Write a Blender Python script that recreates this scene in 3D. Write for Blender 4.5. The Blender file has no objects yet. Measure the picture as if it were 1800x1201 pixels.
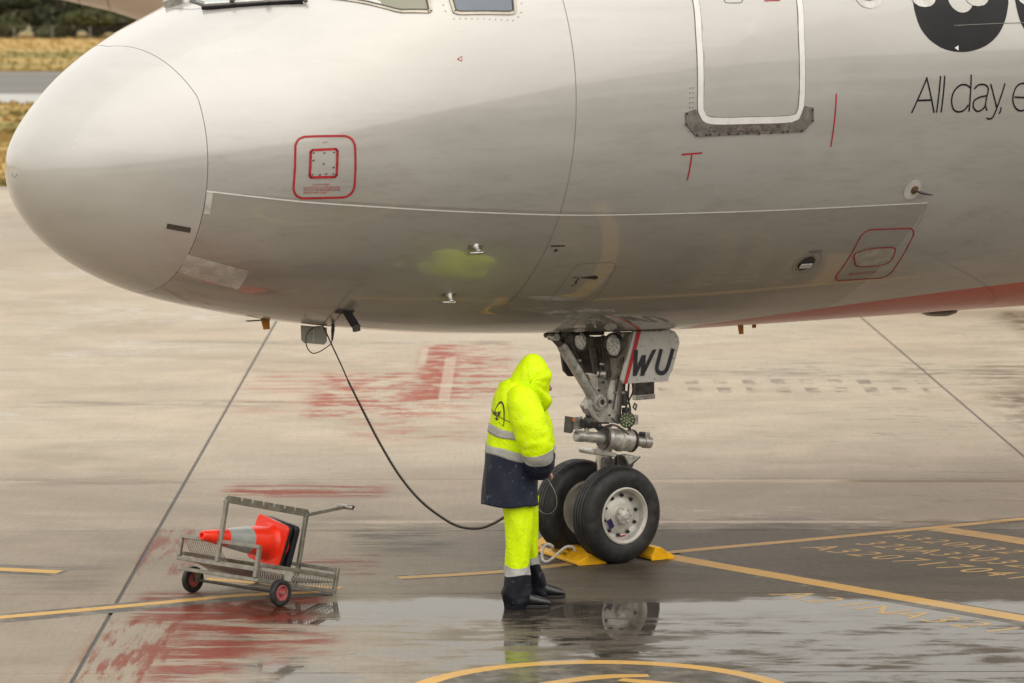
import bpy, math, random
import numpy as np
from mathutils import Vector, Matrix
from math import sin, cos, pi, radians as R
random.seed(5); rng = np.random.default_rng(7)
scene = bpy.context.scene
C = scene.collection

# ---------------------------------------------------------------- camera
cam = bpy.data.cameras.new('camera'); camo = bpy.data.objects.new('camera', cam); C.objects.link(camo)
camo.location = (0, 0, 4.56)
camo.rotation_euler = (R(90) - math.atan(631.5/6400), 0, 0)
cam.sensor_width = 36; cam.lens = 128; cam.clip_start = .5; cam.clip_end = 6000
cam.dof.use_dof = True; cam.dof.focus_distance = 27.6; cam.dof.aperture_fstop = 3.2
scene.camera = camo

# ---------------------------------------------------------------- sky, sun, exposure
SUN_EL, SUN_AZ = R(52), R(150)
SKY_K = 0.1
world = bpy.data.worlds.new('World'); scene.world = world; world.use_nodes = True
wn = world.node_tree; wn.nodes.clear()
out = wn.nodes.new('ShaderNodeOutputWorld'); bg = wn.nodes.new('ShaderNodeBackground')
sky = wn.nodes.new('ShaderNodeTexSky'); sky.sky_type = 'NISHITA'; sky.sun_disc = False
sky.sun_elevation = SUN_EL; sky.sun_rotation = SUN_AZ; sky.dust_density = 6; sky.air_density = 1.5
geo = wn.nodes.new('ShaderNodeTexCoord'); sep = wn.nodes.new('ShaderNodeSeparateXYZ')
wn.links.new(geo.outputs['Generated'], sep.inputs[0])
ramp = wn.nodes.new('ShaderNodeValToRGB')          # an even overcast: a little brighter overhead than at the horizon
ramp.color_ramp.elements[0].position = 0; ramp.color_ramp.elements[0].color = (.92, .85, .74, 1)
ramp.color_ramp.elements[1].position = 1; ramp.color_ramp.elements[1].color = (1.45, 1.43, 1.38, 1)
wn.links.new(sep.outputs['Z'], ramp.inputs['Fac'])
sc = wn.nodes.new('ShaderNodeVectorMath'); sc.operation = 'SCALE'; sc.inputs['Scale'].default_value = 9.0
wn.links.new(ramp.outputs['Color'], sc.inputs[0])
cl = wn.nodes.new('ShaderNodeTexNoise'); cl.inputs['Scale'].default_value = 2.2; cl.inputs['Detail'].default_value = 4
wn.links.new(geo.outputs['Generated'], cl.inputs['Vector'])
mr = wn.nodes.new('ShaderNodeMapRange'); mr.inputs['From Min'].default_value = .3; mr.inputs['From Max'].default_value = .7
mr.inputs['To Min'].default_value = .86; mr.inputs['To Max'].default_value = .97
wn.links.new(cl.outputs['Fac'], mr.inputs['Value'])
mx = wn.nodes.new('ShaderNodeMix'); mx.data_type = 'RGBA'
wn.links.new(mr.outputs['Result'], mx.inputs['Factor'])
wn.links.new(sky.outputs['Color'], mx.inputs['A']); wn.links.new(sc.outputs[0], mx.inputs['B'])
wn.links.new(mx.outputs['Result'], bg.inputs['Color']); bg.inputs['Strength'].default_value = SKY_K
wn.links.new(bg.outputs[0], out.inputs[0])
sl = bpy.data.lights.new('sun', 'SUN'); sl.energy = .8; sl.angle = R(100); sl.color = (1, .95, .86)
so = bpy.data.objects.new('sun', sl); C.objects.link(so)
so.rotation_euler = (R(90) - SUN_EL, 0, pi - SUN_AZ); so.location = (0, 0, 60)
scene.view_settings.view_transform = 'Standard'; scene.view_settings.look = 'None'
scene.view_settings.gamma = 1; scene.view_settings.use_curve_mapping = False
scene.view_settings.exposure = 0.42

# ---------------------------------------------------------------- node and material helpers
class NT:
    def __init__(s, name):
        s.mat = bpy.data.materials.new(name); s.mat.use_nodes = True; s.nt = s.mat.node_tree
        s.b = s.nt.nodes['Principled BSDF']
    def put(s, inp, v):
        if hasattr(v, 'links') or hasattr(v, 'is_linked'): s.nt.links.new(v, inp)
        elif isinstance(v, (tuple, list)) and len(v) == 3 and inp.type == 'RGBA': inp.default_value = (*v, 1)
        else: inp.default_value = v
    def m(s, op, a, b=0.0, c=None, clamp=False):
        n = s.nt.nodes.new('ShaderNodeMath'); n.operation = op; n.use_clamp = clamp
        s.put(n.inputs[0], a); s.put(n.inputs[1], b)
        if c is not None: s.put(n.inputs[2], c)
        return n.outputs[0]
    def noise(s, vec, scale, detail=3, rough=.55, dist=0.):
        n = s.nt.nodes.new('ShaderNodeTexNoise'); n.inputs['Scale'].default_value = scale
        n.inputs['Detail'].default_value = detail; n.inputs['Roughness'].default_value = rough
        n.inputs['Distortion'].default_value = dist
        if vec is not None: s.nt.links.new(vec, n.inputs['Vector'])
        return n.outputs['Fac']
    def rng(s, v, a, b, c=0., d=1., smooth=True):
        n = s.nt.nodes.new('ShaderNodeMapRange'); n.interpolation_type = 'SMOOTHSTEP' if smooth else 'LINEAR'
        s.put(n.inputs['Value'], v)
        for k, q in zip(('From Min', 'From Max', 'To Min', 'To Max'), (a, b, c, d)): s.put(n.inputs[k], q)
        return n.outputs[0]
    def mix(s, f, a, b):
        n = s.nt.nodes.new('ShaderNodeMix'); n.data_type = 'RGBA'
        s.put(n.inputs['Factor'], f); s.put(n.inputs['A'], a); s.put(n.inputs['B'], b)
        return n.outputs['Result']
    def coord(s, which='Object'):
        return s.nt.nodes.new('ShaderNodeTexCoord').outputs[which]
    def pos(s):
        return s.nt.nodes.new('ShaderNodeNewGeometry').outputs['Position']
    def sepx(s, v):
        n = s.nt.nodes.new('ShaderNodeSeparateXYZ'); s.nt.links.new(v, n.inputs[0]); return n.outputs
    def mapv(s, v, scale):
        n = s.nt.nodes.new('ShaderNodeMapping'); s.nt.links.new(v, n.inputs['Vector']); n.inputs['Scale'].default_value = scale
        return n.outputs[0]
    def bump(s, h, strength, dist=.01, normal=None):
        n = s.nt.nodes.new('ShaderNodeBump'); n.inputs['Strength'].default_value = strength; n.inputs['Distance'].default_value = dist
        s.nt.links.new(h, n.inputs['Height']); return n.outputs[0]
    def set(s, **k):
        names = dict(color='Base Color', rough='Roughness', metal='Metallic', coat='Coat Weight', coat_rough='Coat Roughness',
                     coat_ior='Coat IOR', normal='Normal', coat_normal='Coat Normal', alpha='Alpha', spec='Specular IOR Level', ior='IOR',
                     emit='Emission Color', emit_s='Emission Strength', sheen='Sheen Weight', trans='Transmission Weight', sub='Subsurface Weight')
        for a, v in k.items(): s.put(s.b.inputs[names[a]], v)
        return s

def mat(name, color, rough=.5, metal=0., coat=0., coat_rough=.1, var=.12, scale=9., bump=.0, bscale=40., dirt=None, wet=0.):
    n = NT(name); v = n.coord()
    f = n.noise(v, scale, 4, .6)
    dark = tuple(c*(1-var*1.6) for c in color); lite = tuple(min(1, c*(1+var)) for c in color)
    col = n.mix(n.rng(f, .3, .7), dark, lite)
    if dirt:
        col = n.mix(n.m('MULTIPLY', n.rng(n.noise(v, scale*.6, 5, .65), .5, .75), dirt[1]), col, dirt[0])
    n.set(color=col, metal=metal, coat=coat, coat_rough=coat_rough)
    n.set(rough=n.rng(n.noise(v, scale*2, 3), .3, .7, max(.02, rough-.1), min(1, rough+.1)))
    if bump: n.set(normal=n.bump(n.noise(v, bscale, 3), bump))
    return n.mat

# ---------------------------------------------------------------- mesh helpers
class MB:
    def __init__(s): s.v = []; s.f = []; s.mi = []; s.k = 0
    def add(s, v, f, mi=None):
        o = len(s.v); s.v += [tuple(map(float, p)) for p in v]; s.f += [tuple(i+o for i in q) for q in f]
        s.mi += [s.k if mi is None else mi]*len(f); return s
    def box(s, c, size, M=None):
        M = M or Matrix.Identity(3); c = Vector(c)
        v = [c + M @ Vector((sx*size[0]/2, sy*size[1]/2, sz*size[2]/2)) for sx in (-1, 1) for sy in (-1, 1) for sz in (-1, 1)]
        return s.add(v, [(0,1,3,2),(4,6,7,5),(0,4,5,1),(2,3,7,6),(0,2,6,4),(1,5,7,3)])
    def bar(s, p, q, w, h, up=(0, 0, 1)):
        p, q = Vector(p), Vector(q); x = (q-p); L = x.length; x.normalize(); u = Vector(up)
        y = u.cross(x); y = y.normalized() if y.length > 1e-5 else Vector((0, 1, 0)); z = x.cross(y)
        M = Matrix((x, y, z)).transposed()
        return s.box((p+q)/2, (L, w, h), M)
    def tube(s, pts, r, n=10, cap=True, closed=False):
        pts = [Vector(p) for p in pts]; m = len(pts); rr = r if hasattr(r, '__len__') else [r]*m
        ring = []; prev = None
        for i, p in enumerate(pts):
            a = pts[(i-1) % m] if (closed or i > 0) else p; b = pts[(i+1) % m] if (closed or i < m-1) else p
            t = (b-a).normalized()
            if prev is None:
                u = t.orthogonal().normalized()
            else:
                u = prev - t*prev.dot(t); u = u.normalized() if u.length > 1e-6 else t.orthogonal().normalized()
            prev = u; w = t.cross(u)
            ring.append([p + (u*cos(2*pi*k/n) + w*sin(2*pi*k/n))*rr[i] for k in range(n)])
        v = [q for g in ring for q in g]; f = []
        for i in range(m if closed else m-1):
            j = (i+1) % m
            for k in range(n): f.append((i*n+k, i*n+(k+1) % n, j*n+(k+1) % n, j*n+k))
        if cap and not closed: f.append(tuple(range(n))[::-1]); f.append(tuple((m-1)*n+k for k in range(n)))
        return s.add(v, f)
    def lathe(s, prof, o, axis, n=32, close=False, cap=True):
        "prof: (radius, distance along axis)"
        o = Vector(o); t = Vector(axis).normalized(); u = t.orthogonal().normalized(); w = t.cross(u)
        v = []; f = []
        for (r, d) in prof:
            for k in range(n): v.append(o + t*d + (u*cos(2*pi*k/n) + w*sin(2*pi*k/n))*r)
        m = len(prof)
        for i in range(m if close else m-1):
            j = (i+1) % m
            for k in range(n): f.append((i*n+k, i*n+(k+1) % n, j*n+(k+1) % n, j*n+k))
        if not close and cap:
            if prof[0][0] > 1e-4: f.append(tuple(range(n))[::-1])
            if prof[-1][0] > 1e-4: f.append(tuple((m-1)*n+k for k in range(n)))
        return s.add(v, f)
    def prism(s, poly, ext):
        e = Vector(ext); n = len(poly); v = [Vector(p) for p in poly] + [Vector(p)+e for p in poly]
        f = [tuple(range(n))[::-1], tuple(range(n, 2*n))] + [(i, (i+1) % n, n+(i+1) % n, n+i) for i in range(n)]
        return s.add(v, f)
    def grid(s, P, closed_u=False, flip=False):
        "P: array (m, n, 3)"
        m, n = P.shape[:2]; f = []
        for i in range(m-1):
            for k in range(n if closed_u else n-1):
                q = (i*n+k, i*n+(k+1) % n, (i+1)*n+(k+1) % n, (i+1)*n+k); f.append(q[::-1] if flip else q)
        return s.add(P.reshape(-1, 3), f)
    def build(s, name, m, parent=None, smooth=True, bevel=0., auto=35, seg=2, solid=0., sub=0, fix=True):
        me = bpy.data.meshes.new(name); me.from_pydata(s.v, [], s.f)
        for x in (m if isinstance(m, (list, tuple)) else [m]): me.materials.append(x)
        if len(me.materials) > 1: me.polygons.foreach_set('material_index', s.mi)
        if fix:
            import bmesh
            bm = bmesh.new(); bm.from_mesh(me); bmesh.ops.recalc_face_normals(bm, faces=bm.faces); bm.to_mesh(me); bm.free()
        if smooth:
            me.polygons.foreach_set('use_smooth', [True]*len(me.polygons))
            if auto: me.set_sharp_from_angle(angle=R(auto))
        me.update()
        o = bpy.data.objects.new(name, me); C.objects.link(o)
        if parent: o.parent = parent
        if solid:
            q = o.modifiers.new('solid', 'SOLIDIFY'); q.thickness = solid; q.offset = 1
        if sub:
            q = o.modifiers.new('sub', 'SUBSURF'); q.levels = q.render_levels = sub
        if bevel:
            q = o.modifiers.new('bevel', 'BEVEL'); q.width = bevel; q.segments = seg; q.limit_method = 'ANGLE'; q.angle_limit = R(40)
            q.use_clamp_overlap = True
        return o

def tag(o, label=None, cat=None, group=None, kind=None):
    if label: o['label'] = label
    if cat: o['category'] = cat
    if group: o['group'] = group
    if kind: o['kind'] = kind
    return o
def empty(name, loc, rz=0, label=None, cat=None, group=None):
    o = bpy.data.objects.new(name, None); C.objects.link(o); o.location = loc; o.rotation_euler = (0, 0, rz); o.empty_display_size = .3
    return tag(o, label, cat, group)
def text_verts(txt, size=1., align='CENTER', shear=0., bold=0.):
    cu = bpy.data.curves.new('lettering', 'FONT'); cu.body = txt; cu.size = size; cu.align_x = align; cu.shear = shear; cu.offset = bold; cu.resolution_u = 3
    o = bpy.data.objects.new('lettering', cu); C.objects.link(o)
    me = o.to_mesh(); v = [tuple(p.co) for p in me.vertices]; f = [tuple(p.vertices) for p in me.polygons]
    o.to_mesh_clear(); bpy.data.objects.remove(o); bpy.data.curves.remove(cu)
    return v, f
def smoothpath(pts, n=8, closed=False):
    "Catmull-Rom through points"
    p = [np.array(q, float) for q in pts]; o = []
    m = len(p)
    for i in range(m if closed else m-1):
        a, b, c, d = (p[(i-1) % m] if closed or i else p[0]), p[i], p[(i+1) % m], (p[(i+2) % m] if closed or i < m-2 else p[-1])
        for k in range(n):
            t = k/n; o.append(.5*((2*b) + (c-a)*t + (2*a-5*b+4*c-d)*t*t + (3*b-a-3*c+d)*t**3))
    if not closed: o.append(p[-1])
    return o

# ---------------------------------------------------------------- wet ground materials
def wetness(n):
    "world-space water: returns (puddle 0..1, damp 0..1)"
    p = n.pos(); x, y, z = n.sepx(p)
    n1 = n.noise(p, .9, 5, .6, .6); n2 = n.noise(p, .27, 3, .5)
    n3 = n.noise(n.mapv(p, (.8, 2.2, 1)), 2.2, 5, .68)
    e = n.m('ADD', n.m('MULTIPLY', n.m('SUBTRACT', n1, .5), .5), n.m('MULTIPLY', n.m('SUBTRACT', n3, .5), .6))
    yy = n.m('ADD', y, e)
    ye = n.m('ADD', y, n.m('ADD', n.m('MULTIPLY', e, .9), n.m('MULTIPLY', n.m('SUBTRACT', n2, .5), .7)))
    ye = n.m('ADD', ye, n.m('MULTIPLY', n.m('SUBTRACT', n.noise(n.mapv(p, (1, .3, 1)), .75, 3, .6), .5), 1.1))
    near = n.rng(ye, 26.86, 26.56)                                   # standing water in front of the nose wheel
    near = n.m('MULTIPLY', near, n.rng(n.m('ADD', x, n.m('MULTIPLY', e, 3.)), -3.0, -2.0))
    patch = n.rng(n.m('ADD', n.m('ADD', n.m('MULTIPLY', n3, .8), n.m('MULTIPLY', n2, .7)), n.m('MULTIPLY', n1, .45)), .92, 1.13)   # drier islands inside it
    isl = n.m('MULTIPLY', patch, n.rng(y, 26.4, 25.5))
    pud = n.m('SUBTRACT', near, n.m('MULTIPLY', isl, .75), clamp=True)
    far = n.rng(n.m('ADD', n3, n.m('MULTIPLY', n2, .6)), .84, .98, 0., .75)     # thin pools further away
    far = n.m('MULTIPLY', far, n.rng(y, 29.5, 31.5))
    lines = 0.
    for (y0, w, x0) in ((33.16, .14, -1.6), (30.62, .09, -2.2)):     # water standing along two joints
        g = n.rng(n.m('ABSOLUTE', n.m('SUBTRACT', n.m('ADD', y, n.m('MULTIPLY', e, .16)), y0)), w, w*.45)
        g = n.m('MULTIPLY', g, n.rng(x, x0, x0+1.2)); lines = n.m('MAXIMUM', lines, g)
    pud = n.m('MULTIPLY', pud, n.rng(x, -2.7, -1.1, .62, 1.))
    pud = n.m('MAXIMUM', n.m('MAXIMUM', pud, far), lines)
    damp = n.rng(n.m('ADD', yy, n.m('MULTIPLY', e, 2.)), 31.6, 29.9)
    damp = n.m('MULTIPLY', damp, n.rng(n.m('ADD', x, n.m('MULTIPLY', e, 2.)), -1.4, 1.2, .42, 1.))
    damp = n.m('MAXIMUM', damp, n.rng(n.m('ADD', yy, e), 37., 32.4, 0., .34))
    return p, x, y, pud, damp, n1, n2, n3
def wet_finish(n, col, w, base_rough=.6, darken=.22, ck=1.):
    p, x, y, pud, damp, n1, n2, n3 = w
    k = n.m('MAXIMUM', n.m('MULTIPLY', pud, n.rng(y, 31., 28., .15, 1.)), damp)
    dark = n.nt.nodes.new('ShaderNodeMix'); dark.data_type = 'RGBA'; dark.blend_type = 'MULTIPLY'
    n.put(dark.inputs['Factor'], k); n.put(dark.inputs['A'], col)
    n.put(dark.inputs['B'], n.mix(n.m('MULTIPLY', pud, n.rng(x, -2.0, -.8)), (darken, darken*.97, darken*.93), (darken*.28, darken*.26, darken*.24) if ck == 1. else (darken*.9, darken*.88, darken*.85)))
    mot = n.m('MULTIPLY', n.rng(n.noise(n.mapv(p, (1., 1.6, 1)), 16., 4, .75), .36, .66), n.rng(n3, .35, .6, .4, 1.))
    cr = n.rng(n.m('ADD', n3, n.m('MULTIPLY', n1, .4)), .4, .95, .30, .46)
    cr = n.m('MULTIPLY', cr, n.m('SUBTRACT', 1., n.m('MULTIPLY', pud, .965)))
    fine = n.noise(p, 60., 2); rip = n.noise(n.mapv(p, (1., .35, 1)), 7., 2)
    n.set(color=dark.outputs['Result'], rough=base_rough, spec=.08, coat=n.m('MAXIMUM', n.m('MULTIPLY', n.m('SUBTRACT', .36, n.m('MULTIPLY', damp, .10)), n.m('ADD', .45, n.m('MULTIPLY', mot, .85))), n.m('MULTIPLY', pud, .88*ck)), coat_ior=1.333, coat_rough=cr,
          normal=n.bump(fine, .25, .006))
    n.set(coat_normal=n.bump(n.m('ADD', n.m('MULTIPLY', rip, .6), n.m('MULTIPLY', fine, n.rng(pud, 0., 1., .5, 0.))), .10, .006))
    return n.mat
def boxmask(n, x, y, a, b, s=.12, e=None):
    "a, b: two opposite corners on the ground in metres"
    cx, cy, hx, hy = (a[0]+b[0])/2, (a[1]+b[1])/2, abs(a[0]-b[0])/2, abs(a[1]-b[1])/2
    mx = n.rng(n.m('ABSOLUTE', n.m('SUBTRACT', x, cx)), hx+s*.4, hx-s*.6)
    my = n.rng(n.m('ABSOLUTE', n.m('SUBTRACT', y, cy)), hy+s, hy-s)
    return n.m('MULTIPLY', mx, my)
def concrete(name):
    n = NT(name); w = wetness(n); p, x, y, pud, damp, n1, n2, n3 = w
    rnd = n.nt.nodes.new('ShaderNodeObjectInfo').outputs['Random']
    col = n.mix(n.rng(n1, .3, .7), (.33, .27, .20), (.44, .36, .27))
    col = n.mix(n.rng(n2, .35, .65), col, n.mix(.5, col, (.42, .37, .29)))
    bl = n.noise(n.mapv(p, (.7, 1., 1)), .42, 5, .68, .8)
    col = n.mix(n.m('MULTIPLY', n.rng(bl, .47, .68), .42), col, (.235, .19, .135))        # broad damp and dirty patches
    st = n.noise(n.mapv(p, (.35, 1.6, 1)), 1.1, 5, .7)
    col = n.mix(n.m('MULTIPLY', n.rng(st, .52, .74), .24), col, (.23, .19, .14))        # tyre and oil streaks
    col = n.mix(n.m('MULTIPLY', n.rng(n.noise(p, 30., 3), .5, .72), .32), col, (.2, .175, .14))
    col = n.mix(n.m('MULTIPLY', n.m('SUBTRACT', rnd, .5), .25, clamp=True), col, (.5, .44, .35))
    brush = n.noise(n.mapv(p, (14., .5, 1)), 2.5, 3)                                     # broom finish
    col = n.mix(n.m('MULTIPLY', n.rng(brush, .45, .7), .16), col, (.21, .18, .14))
    s1 = n.noise(n.mapv(p, (.5, 2.2, 1)), 1.7, 6, .72); s2 = n.noise(n.mapv(p, (5., .5, 1)), 1.6, 4, .65)
    s3 = n.noise(p, 3.1, 4, .7); s4 = n.m('ADD', n.m('MULTIPLY', s1, .55), n.m('MULTIPLY', s3, .45))
    def paint(col, a, b, c, lo, hi, k, s=.1, src=s1):
        f = n.m('MULTIPLY', boxmask(n, x, y, a, b, s), n.m('MULTIPLY', n.rng(src, lo, hi), k))
        return n.mix(f, col, c)
    red = (.25, .030, .008); pink = (.29, .095, .05); brown = (.085, .05, .022); dk = (.12, .10, .075)
    # worn red paint of the equipment clearance area
    col = paint(col, (-3.073,42.507), (-2.049,38.529), pink, .46, .62, .6, .5)
    col = paint(col, (-2.251,42.507), (-0.987,38.02), red, .46, .56, .85, .25, s4)
    col = paint(col, (-1.652,40.421), (-0.284,36.111), pink, .47, .58, .65, .6, s4)
    col = paint(col, (-1.117,45.884), (-0.622,39.534), red, .42, .53, .92, .25, s4)
    col = paint(col, (-0.795,46.03), (0.031,39.862), red, .48, .57, .8, .3, s4)
    col = paint(col, (-2.905,46.251), (-0.935,42.507), pink, .53, .66, .5, .4)
    col = paint(col, (-2.595,32.923), (-1.114,32.112), red, .45, .56, .95, .25)
    col = paint(col, (-2.98,30.214), (-2.443,27.858), red, .46, .62, .7, .1, s2)
    col = paint(col, (-1.799,28.842), (-1.054,27.803), red, .48, .60, .8, .15)
    col = paint(col, (-2.776,27.013), (-1.384,25.721), red, .36, .50, .97, .15)
    col = paint(col, (-2.936,25.955), (-2.261,23.392), red, .47, .60, .85, .25, s2)
    col = paint(col, (-2.432,25.837), (-1.779,23.392), red, .40, .54, .95, .25, s1)
    col = paint(col, (-2.044,25.837), (-1.203,24.502), red, .45, .58, .85, .25, s1)
    # cream cross left bare in the red
    for a, b in (((-0.814,44.267), (-0.678,39.534)), ((-1.126,45.379), (-1.038,43.467)), ((-0.907,41.231), (-0.549,41.054))):
        col = n.mix(n.m('MULTIPLY', boxmask(n, x, y, a, b, .03), .55), col, (.45, .39, .30))
    # brown fuel-stained corner on the right, red flecks and dashes of old marks
    col = paint(col, (6.632,50.445), (8.446,44.816), brown, .34, .56, .9, .5, s3)
    col = paint(col, (5.395,43.467), (7.522,39.862), brown, .44, .6, .9, .7)
    col = paint(col, (5.18,40.421), (6.697,35.443), brown, .40, .6, .9, .8, s3)
    col = paint(col, (2.673,30.799), (3.286,29.743), (.12, .03, .02), .56, .64, .8, .2)
    dash = n.rng(n.m('FRACT', n.m('DIVIDE', x, .33)), .42, .52)
    for a, b in (((1.51,41.768), (4.803,41.29)), ((1.48,40.938), (4.703,40.421))):
        f = n.m('MULTIPLY', boxmask(n, x, y, a, b, .08), n.m('MULTIPLY', n.m('SUBTRACT', 1., dash), n.rng(s3, .4, .6)))
        col = n.mix(n.m('MULTIPLY', f, .75), col, dk)
    # long dark tyre streaks across the slabs
    for a, b in (((-5.611,39.643), (-2.454,38.999)), ((-4.718,33.266), (-2.854,32.923)), ((-1.328,30.055), (-0.647,29.286)), ((-4.72,46.251), (0,45.811)), ((1.346,42.822), (5.951,42.073))):
        col = paint(col, a, b, dk, .42, .6, .6, .3)
    for a, b, k in (((-1.342,30.374), (-0.455,28.842), .8), ((-4.039,28.412), (-3.038,27.065), .45), ((0,28.554), (1.555,27.324), .5), ((2.186,28.842), (3.887,27.324), .4), ((-1.762,31.033), (-0.949,30.055), .4)):
        col = paint(col, a, b, (.10, .088, .07), .40, .62, k, .35, s1)
    return wet_finish(n, col, w)
M_conc = concrete('wet_concrete')
def paintmat(name, c, wear=.5, under=(.3, .26, .2), darken=.75):
    n = NT(name); w = wetness(n); p = w[0]
    f = n.rng(n.noise(p, 5., 6, .72), wear, wear+.16)
    col = n.mix(n.m('MULTIPLY', f, .7), n.mix(n.rng(w[5], .3, .7), tuple(q*.88 for q in c), c), under)
    return wet_finish(n, col, w, darken=darken, ck=.35)
M_yel = paintmat('yellow_line_paint', (.66, .40, .12), .56)
M_yelthin = paintmat('worn_yellow_paint', (.60, .38, .14), .50)
M_sten = paintmat('stencil_yellow_paint', (.56, .37, .14), .50)
M_blk = paintmat('black_line_border', (.13, .12, .105), .45, darken=.5)
M_seal = paintmat('joint_sealant', (.10, .10, .10), .6, (.2, .18, .15))

# ---------------------------------------------------------------- ground
def sheet(name, m, x0, x1, y0, y1, z, nx=1, ny=1):
    P = np.array([[(x, y, z) for x in np.linspace(x0, x1, nx+1)] for y in np.linspace(y0, y1, ny+1)])
    o = MB().grid(P).build(name, m, smooth=False); o['kind'] = 'structure'; return o
n = NT('rough_ground'); p = n.pos()
n.set(color=n.mix(n.rng(n.noise(p, .05, 4), .35, .65), (.13, .11, .05), (.2, .16, .07)), rough=.95); M_far = n.mat
n = NT('dry_grass'); p = n.pos(); x, y, z = n.sepx(p)
a = n.noise(n.mapv(p, (.06, .10, 1)), 1., 5, .65); b = n.noise(p, 1.3, 4, .7)
g = n.mix(n.rng(a, .36, .6), (.18, .165, .055), (.38, .265, .10))
band = n.m('MAXIMUM', n.rng(y, 235., 262.), n.rng(n.m('ABSOLUTE', n.m('SUBTRACT', y, 94.)), 16., 4.))     # the seeded, sun-bleached strips
g = n.mix(n.m('MULTIPLY', band, .75), g, (.44, .29, .11))
n.set(color=n.mix(n.rng(b, .45, .8), g, n.mix(.25, g, (.10, .08, .03))), rough=.95, spec=.1); M_grass = n.mat
n = NT('taxiway_asphalt'); p = n.pos()
n.set(color=n.mix(n.rng(n.noise(n.mapv(p, (.15, 1., 1)), .4, 4), .35, .65), (.115, .11, .10), (.17, .16, .145)), rough=.7, spec=.2); M_taxi = n.mat
n = NT('wet_shoulder'); p = n.pos()
n.set(color=n.mix(n.rng(n.noise(p, .4, 4), .35, .65), (.26, .25, .23), (.33, .32, .29)), rough=.45, coat=.45, coat_rough=.3, coat_ior=1.33); M_sh = n.mat
sheet('terrain', M_far, -3000, 3000, -600, 5000, -.06)
sheet('grass_field', M_grass, -260, 260, 79, 330, -.03)
sheet('taxiway', M_taxi, -260, 260, 150, 187.5, .0)
sheet('taxiway_shoulder', M_sh, -260, 260, 137.5, 150, -.006)
sheet('outer_apron', M_conc, -150, 150, -60, 82, -.02)
# concrete slabs with recessed, sealed joints
AX, SX, SY, Y0 = -2.905, 7.97, 3.15, 26.95
JROT = math.atan(76/6400)
base = sheet('apron', M_seal, -25.5, 22.1, -9.6, 54.0, -.012)
base.location = (AX-.02, Y0, 0); base.rotation_euler = (0, 0, JROT); base['kind'] = 'structure'
gx, gy = .026, .010
sm = None
for i in range(-3, 3):
    for j in range(-3, 17):
        if sm is None:
            b = .006; w2, l2 = (SX-gx)/2, (SY-gy)/2
            v = [(-w2, -l2, -.011), (w2, -l2, -.011), (w2, l2, -.011), (-w2, l2, -.011), (-w2, -l2, -b), (w2, -l2, -b), (w2, l2, -b), (-w2, l2, -b),
                 (-w2+b, -l2+b, 0), (w2-b, -l2+b, 0), (w2-b, l2-b, 0), (-w2+b, l2-b, 0)]
            f = [(a, (a+1) % 4, 4+(a+1) % 4, 4+a) for a in range(4)] + [(4+a, 4+(a+1) % 4, 8+(a+1) % 4, 8+a) for a in range(4)] + [(8, 9, 10, 11)]
            o = MB().add(v, f).build('slab', M_conc, base, smooth=False); sm = o.data
        else:
            o = bpy.data.objects.new('slab', sm); C.objects.link(o); o.parent = base
        o.location = ((i+.5)*SX, (j+.5)*SY, 0)

# painted markings: thin sheets, each layer just above the last
def ground_ribbon(name, pts, w, m, z, parent=None, n=10):
    q = smoothpath([(p[0], p[1]) for p in pts], n) if len(pts) > 2 else [np.array(p[:2]) for p in pts]
    q = np.array(q); t = np.gradient(q, axis=0); t /= np.linalg.norm(t, axis=1)[:, None]; s = np.stack([-t[:, 1], t[:, 0]], 1)
    ww = np.interp(np.linspace(0, 1, len(q)), np.linspace(0, 1, len(w)), w) if hasattr(w, '__len__') else np.full(len(q), w)
    P = np.stack([np.c_[q+s*ww[:, None]/2, np.full(len(q), z)], np.c_[q-s*ww[:, None]/2, np.full(len(q), z)]], 1)
    return MB().grid(P).build(name, m, parent, smooth=False)
def marking(name, label, cat='marking', group=None):
    return empty(name, (0, 0, 0), 0, label, cat, group)
k = marking('lead_in_line', 'wide yellow lead-in line running from the nose wheel to the right edge')
ground_ribbon('line_border', [(1.141,28.901), (1.283,28.698), (2.572,27.116), (3.785,25.721)], .36, M_blk, .0004, k)
ground_ribbon('line_paint', [(1.01,29.077), (1.283,28.698), (2.577,27.168), (3.791,25.767)], .20, M_yel, .0010, k)
k = marking('guide_line', 'thin yellow line curving up to the right behind the nose wheel')
ground_ribbon('line_border', [(-0.875,27.695), (-0.088,27.994), (0.585,28.469), (1.375,29.018), (2.431,29.62), (3.536,30.278), (4.533,30.899)], .22, M_blk, .0004, k)
ground_ribbon('line_paint', [(-0.875,27.695), (-0.088,27.994), (0.585,28.469), (1.375,29.018), (2.431,29.62), (3.536,30.278), (4.533,30.899)], .12, M_yelthin, .0013, k)
k = marking('branch_line', 'wide worn yellow line at the far right, branching off the thin guide line')
ground_ribbon('line_paint', [(3.567,30.214), (3.952,29.805), (4.313,29.376)], .26, M_yelthin, .0018, k)
k = marking('cart_line', 'yellow line with dark border passing under the chock cart on the left')
ground_ribbon('line_border', [(-3.839,25.814), (-3.11,26.218), (-2.52,26.56), (-2.037,26.835), (-1.389,27.039)], .36, M_blk, .0004, k)
ground_ribbon('line_paint', [(-3.846,25.861), (-3.116,26.266), (-2.525,26.61), (-2.04,26.886), (-1.453,27.039)], [.12, .12, .10], M_yel, .0010, k)
k = marking('stub_line', 'short yellow stub with dark border at the left edge of the apron')
ground_ribbon('line_border', [(-4.186,28.188), (-3.464,27.967)], .40, M_blk, .0004, k)
ground_ribbon('line_paint', [(-4.182,28.16), (-3.513,27.967)], .15, M_yel, .0016, k)
k = marking('cart_back_line', 'short yellow line seen through the cart frame behind its wheels')
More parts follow.
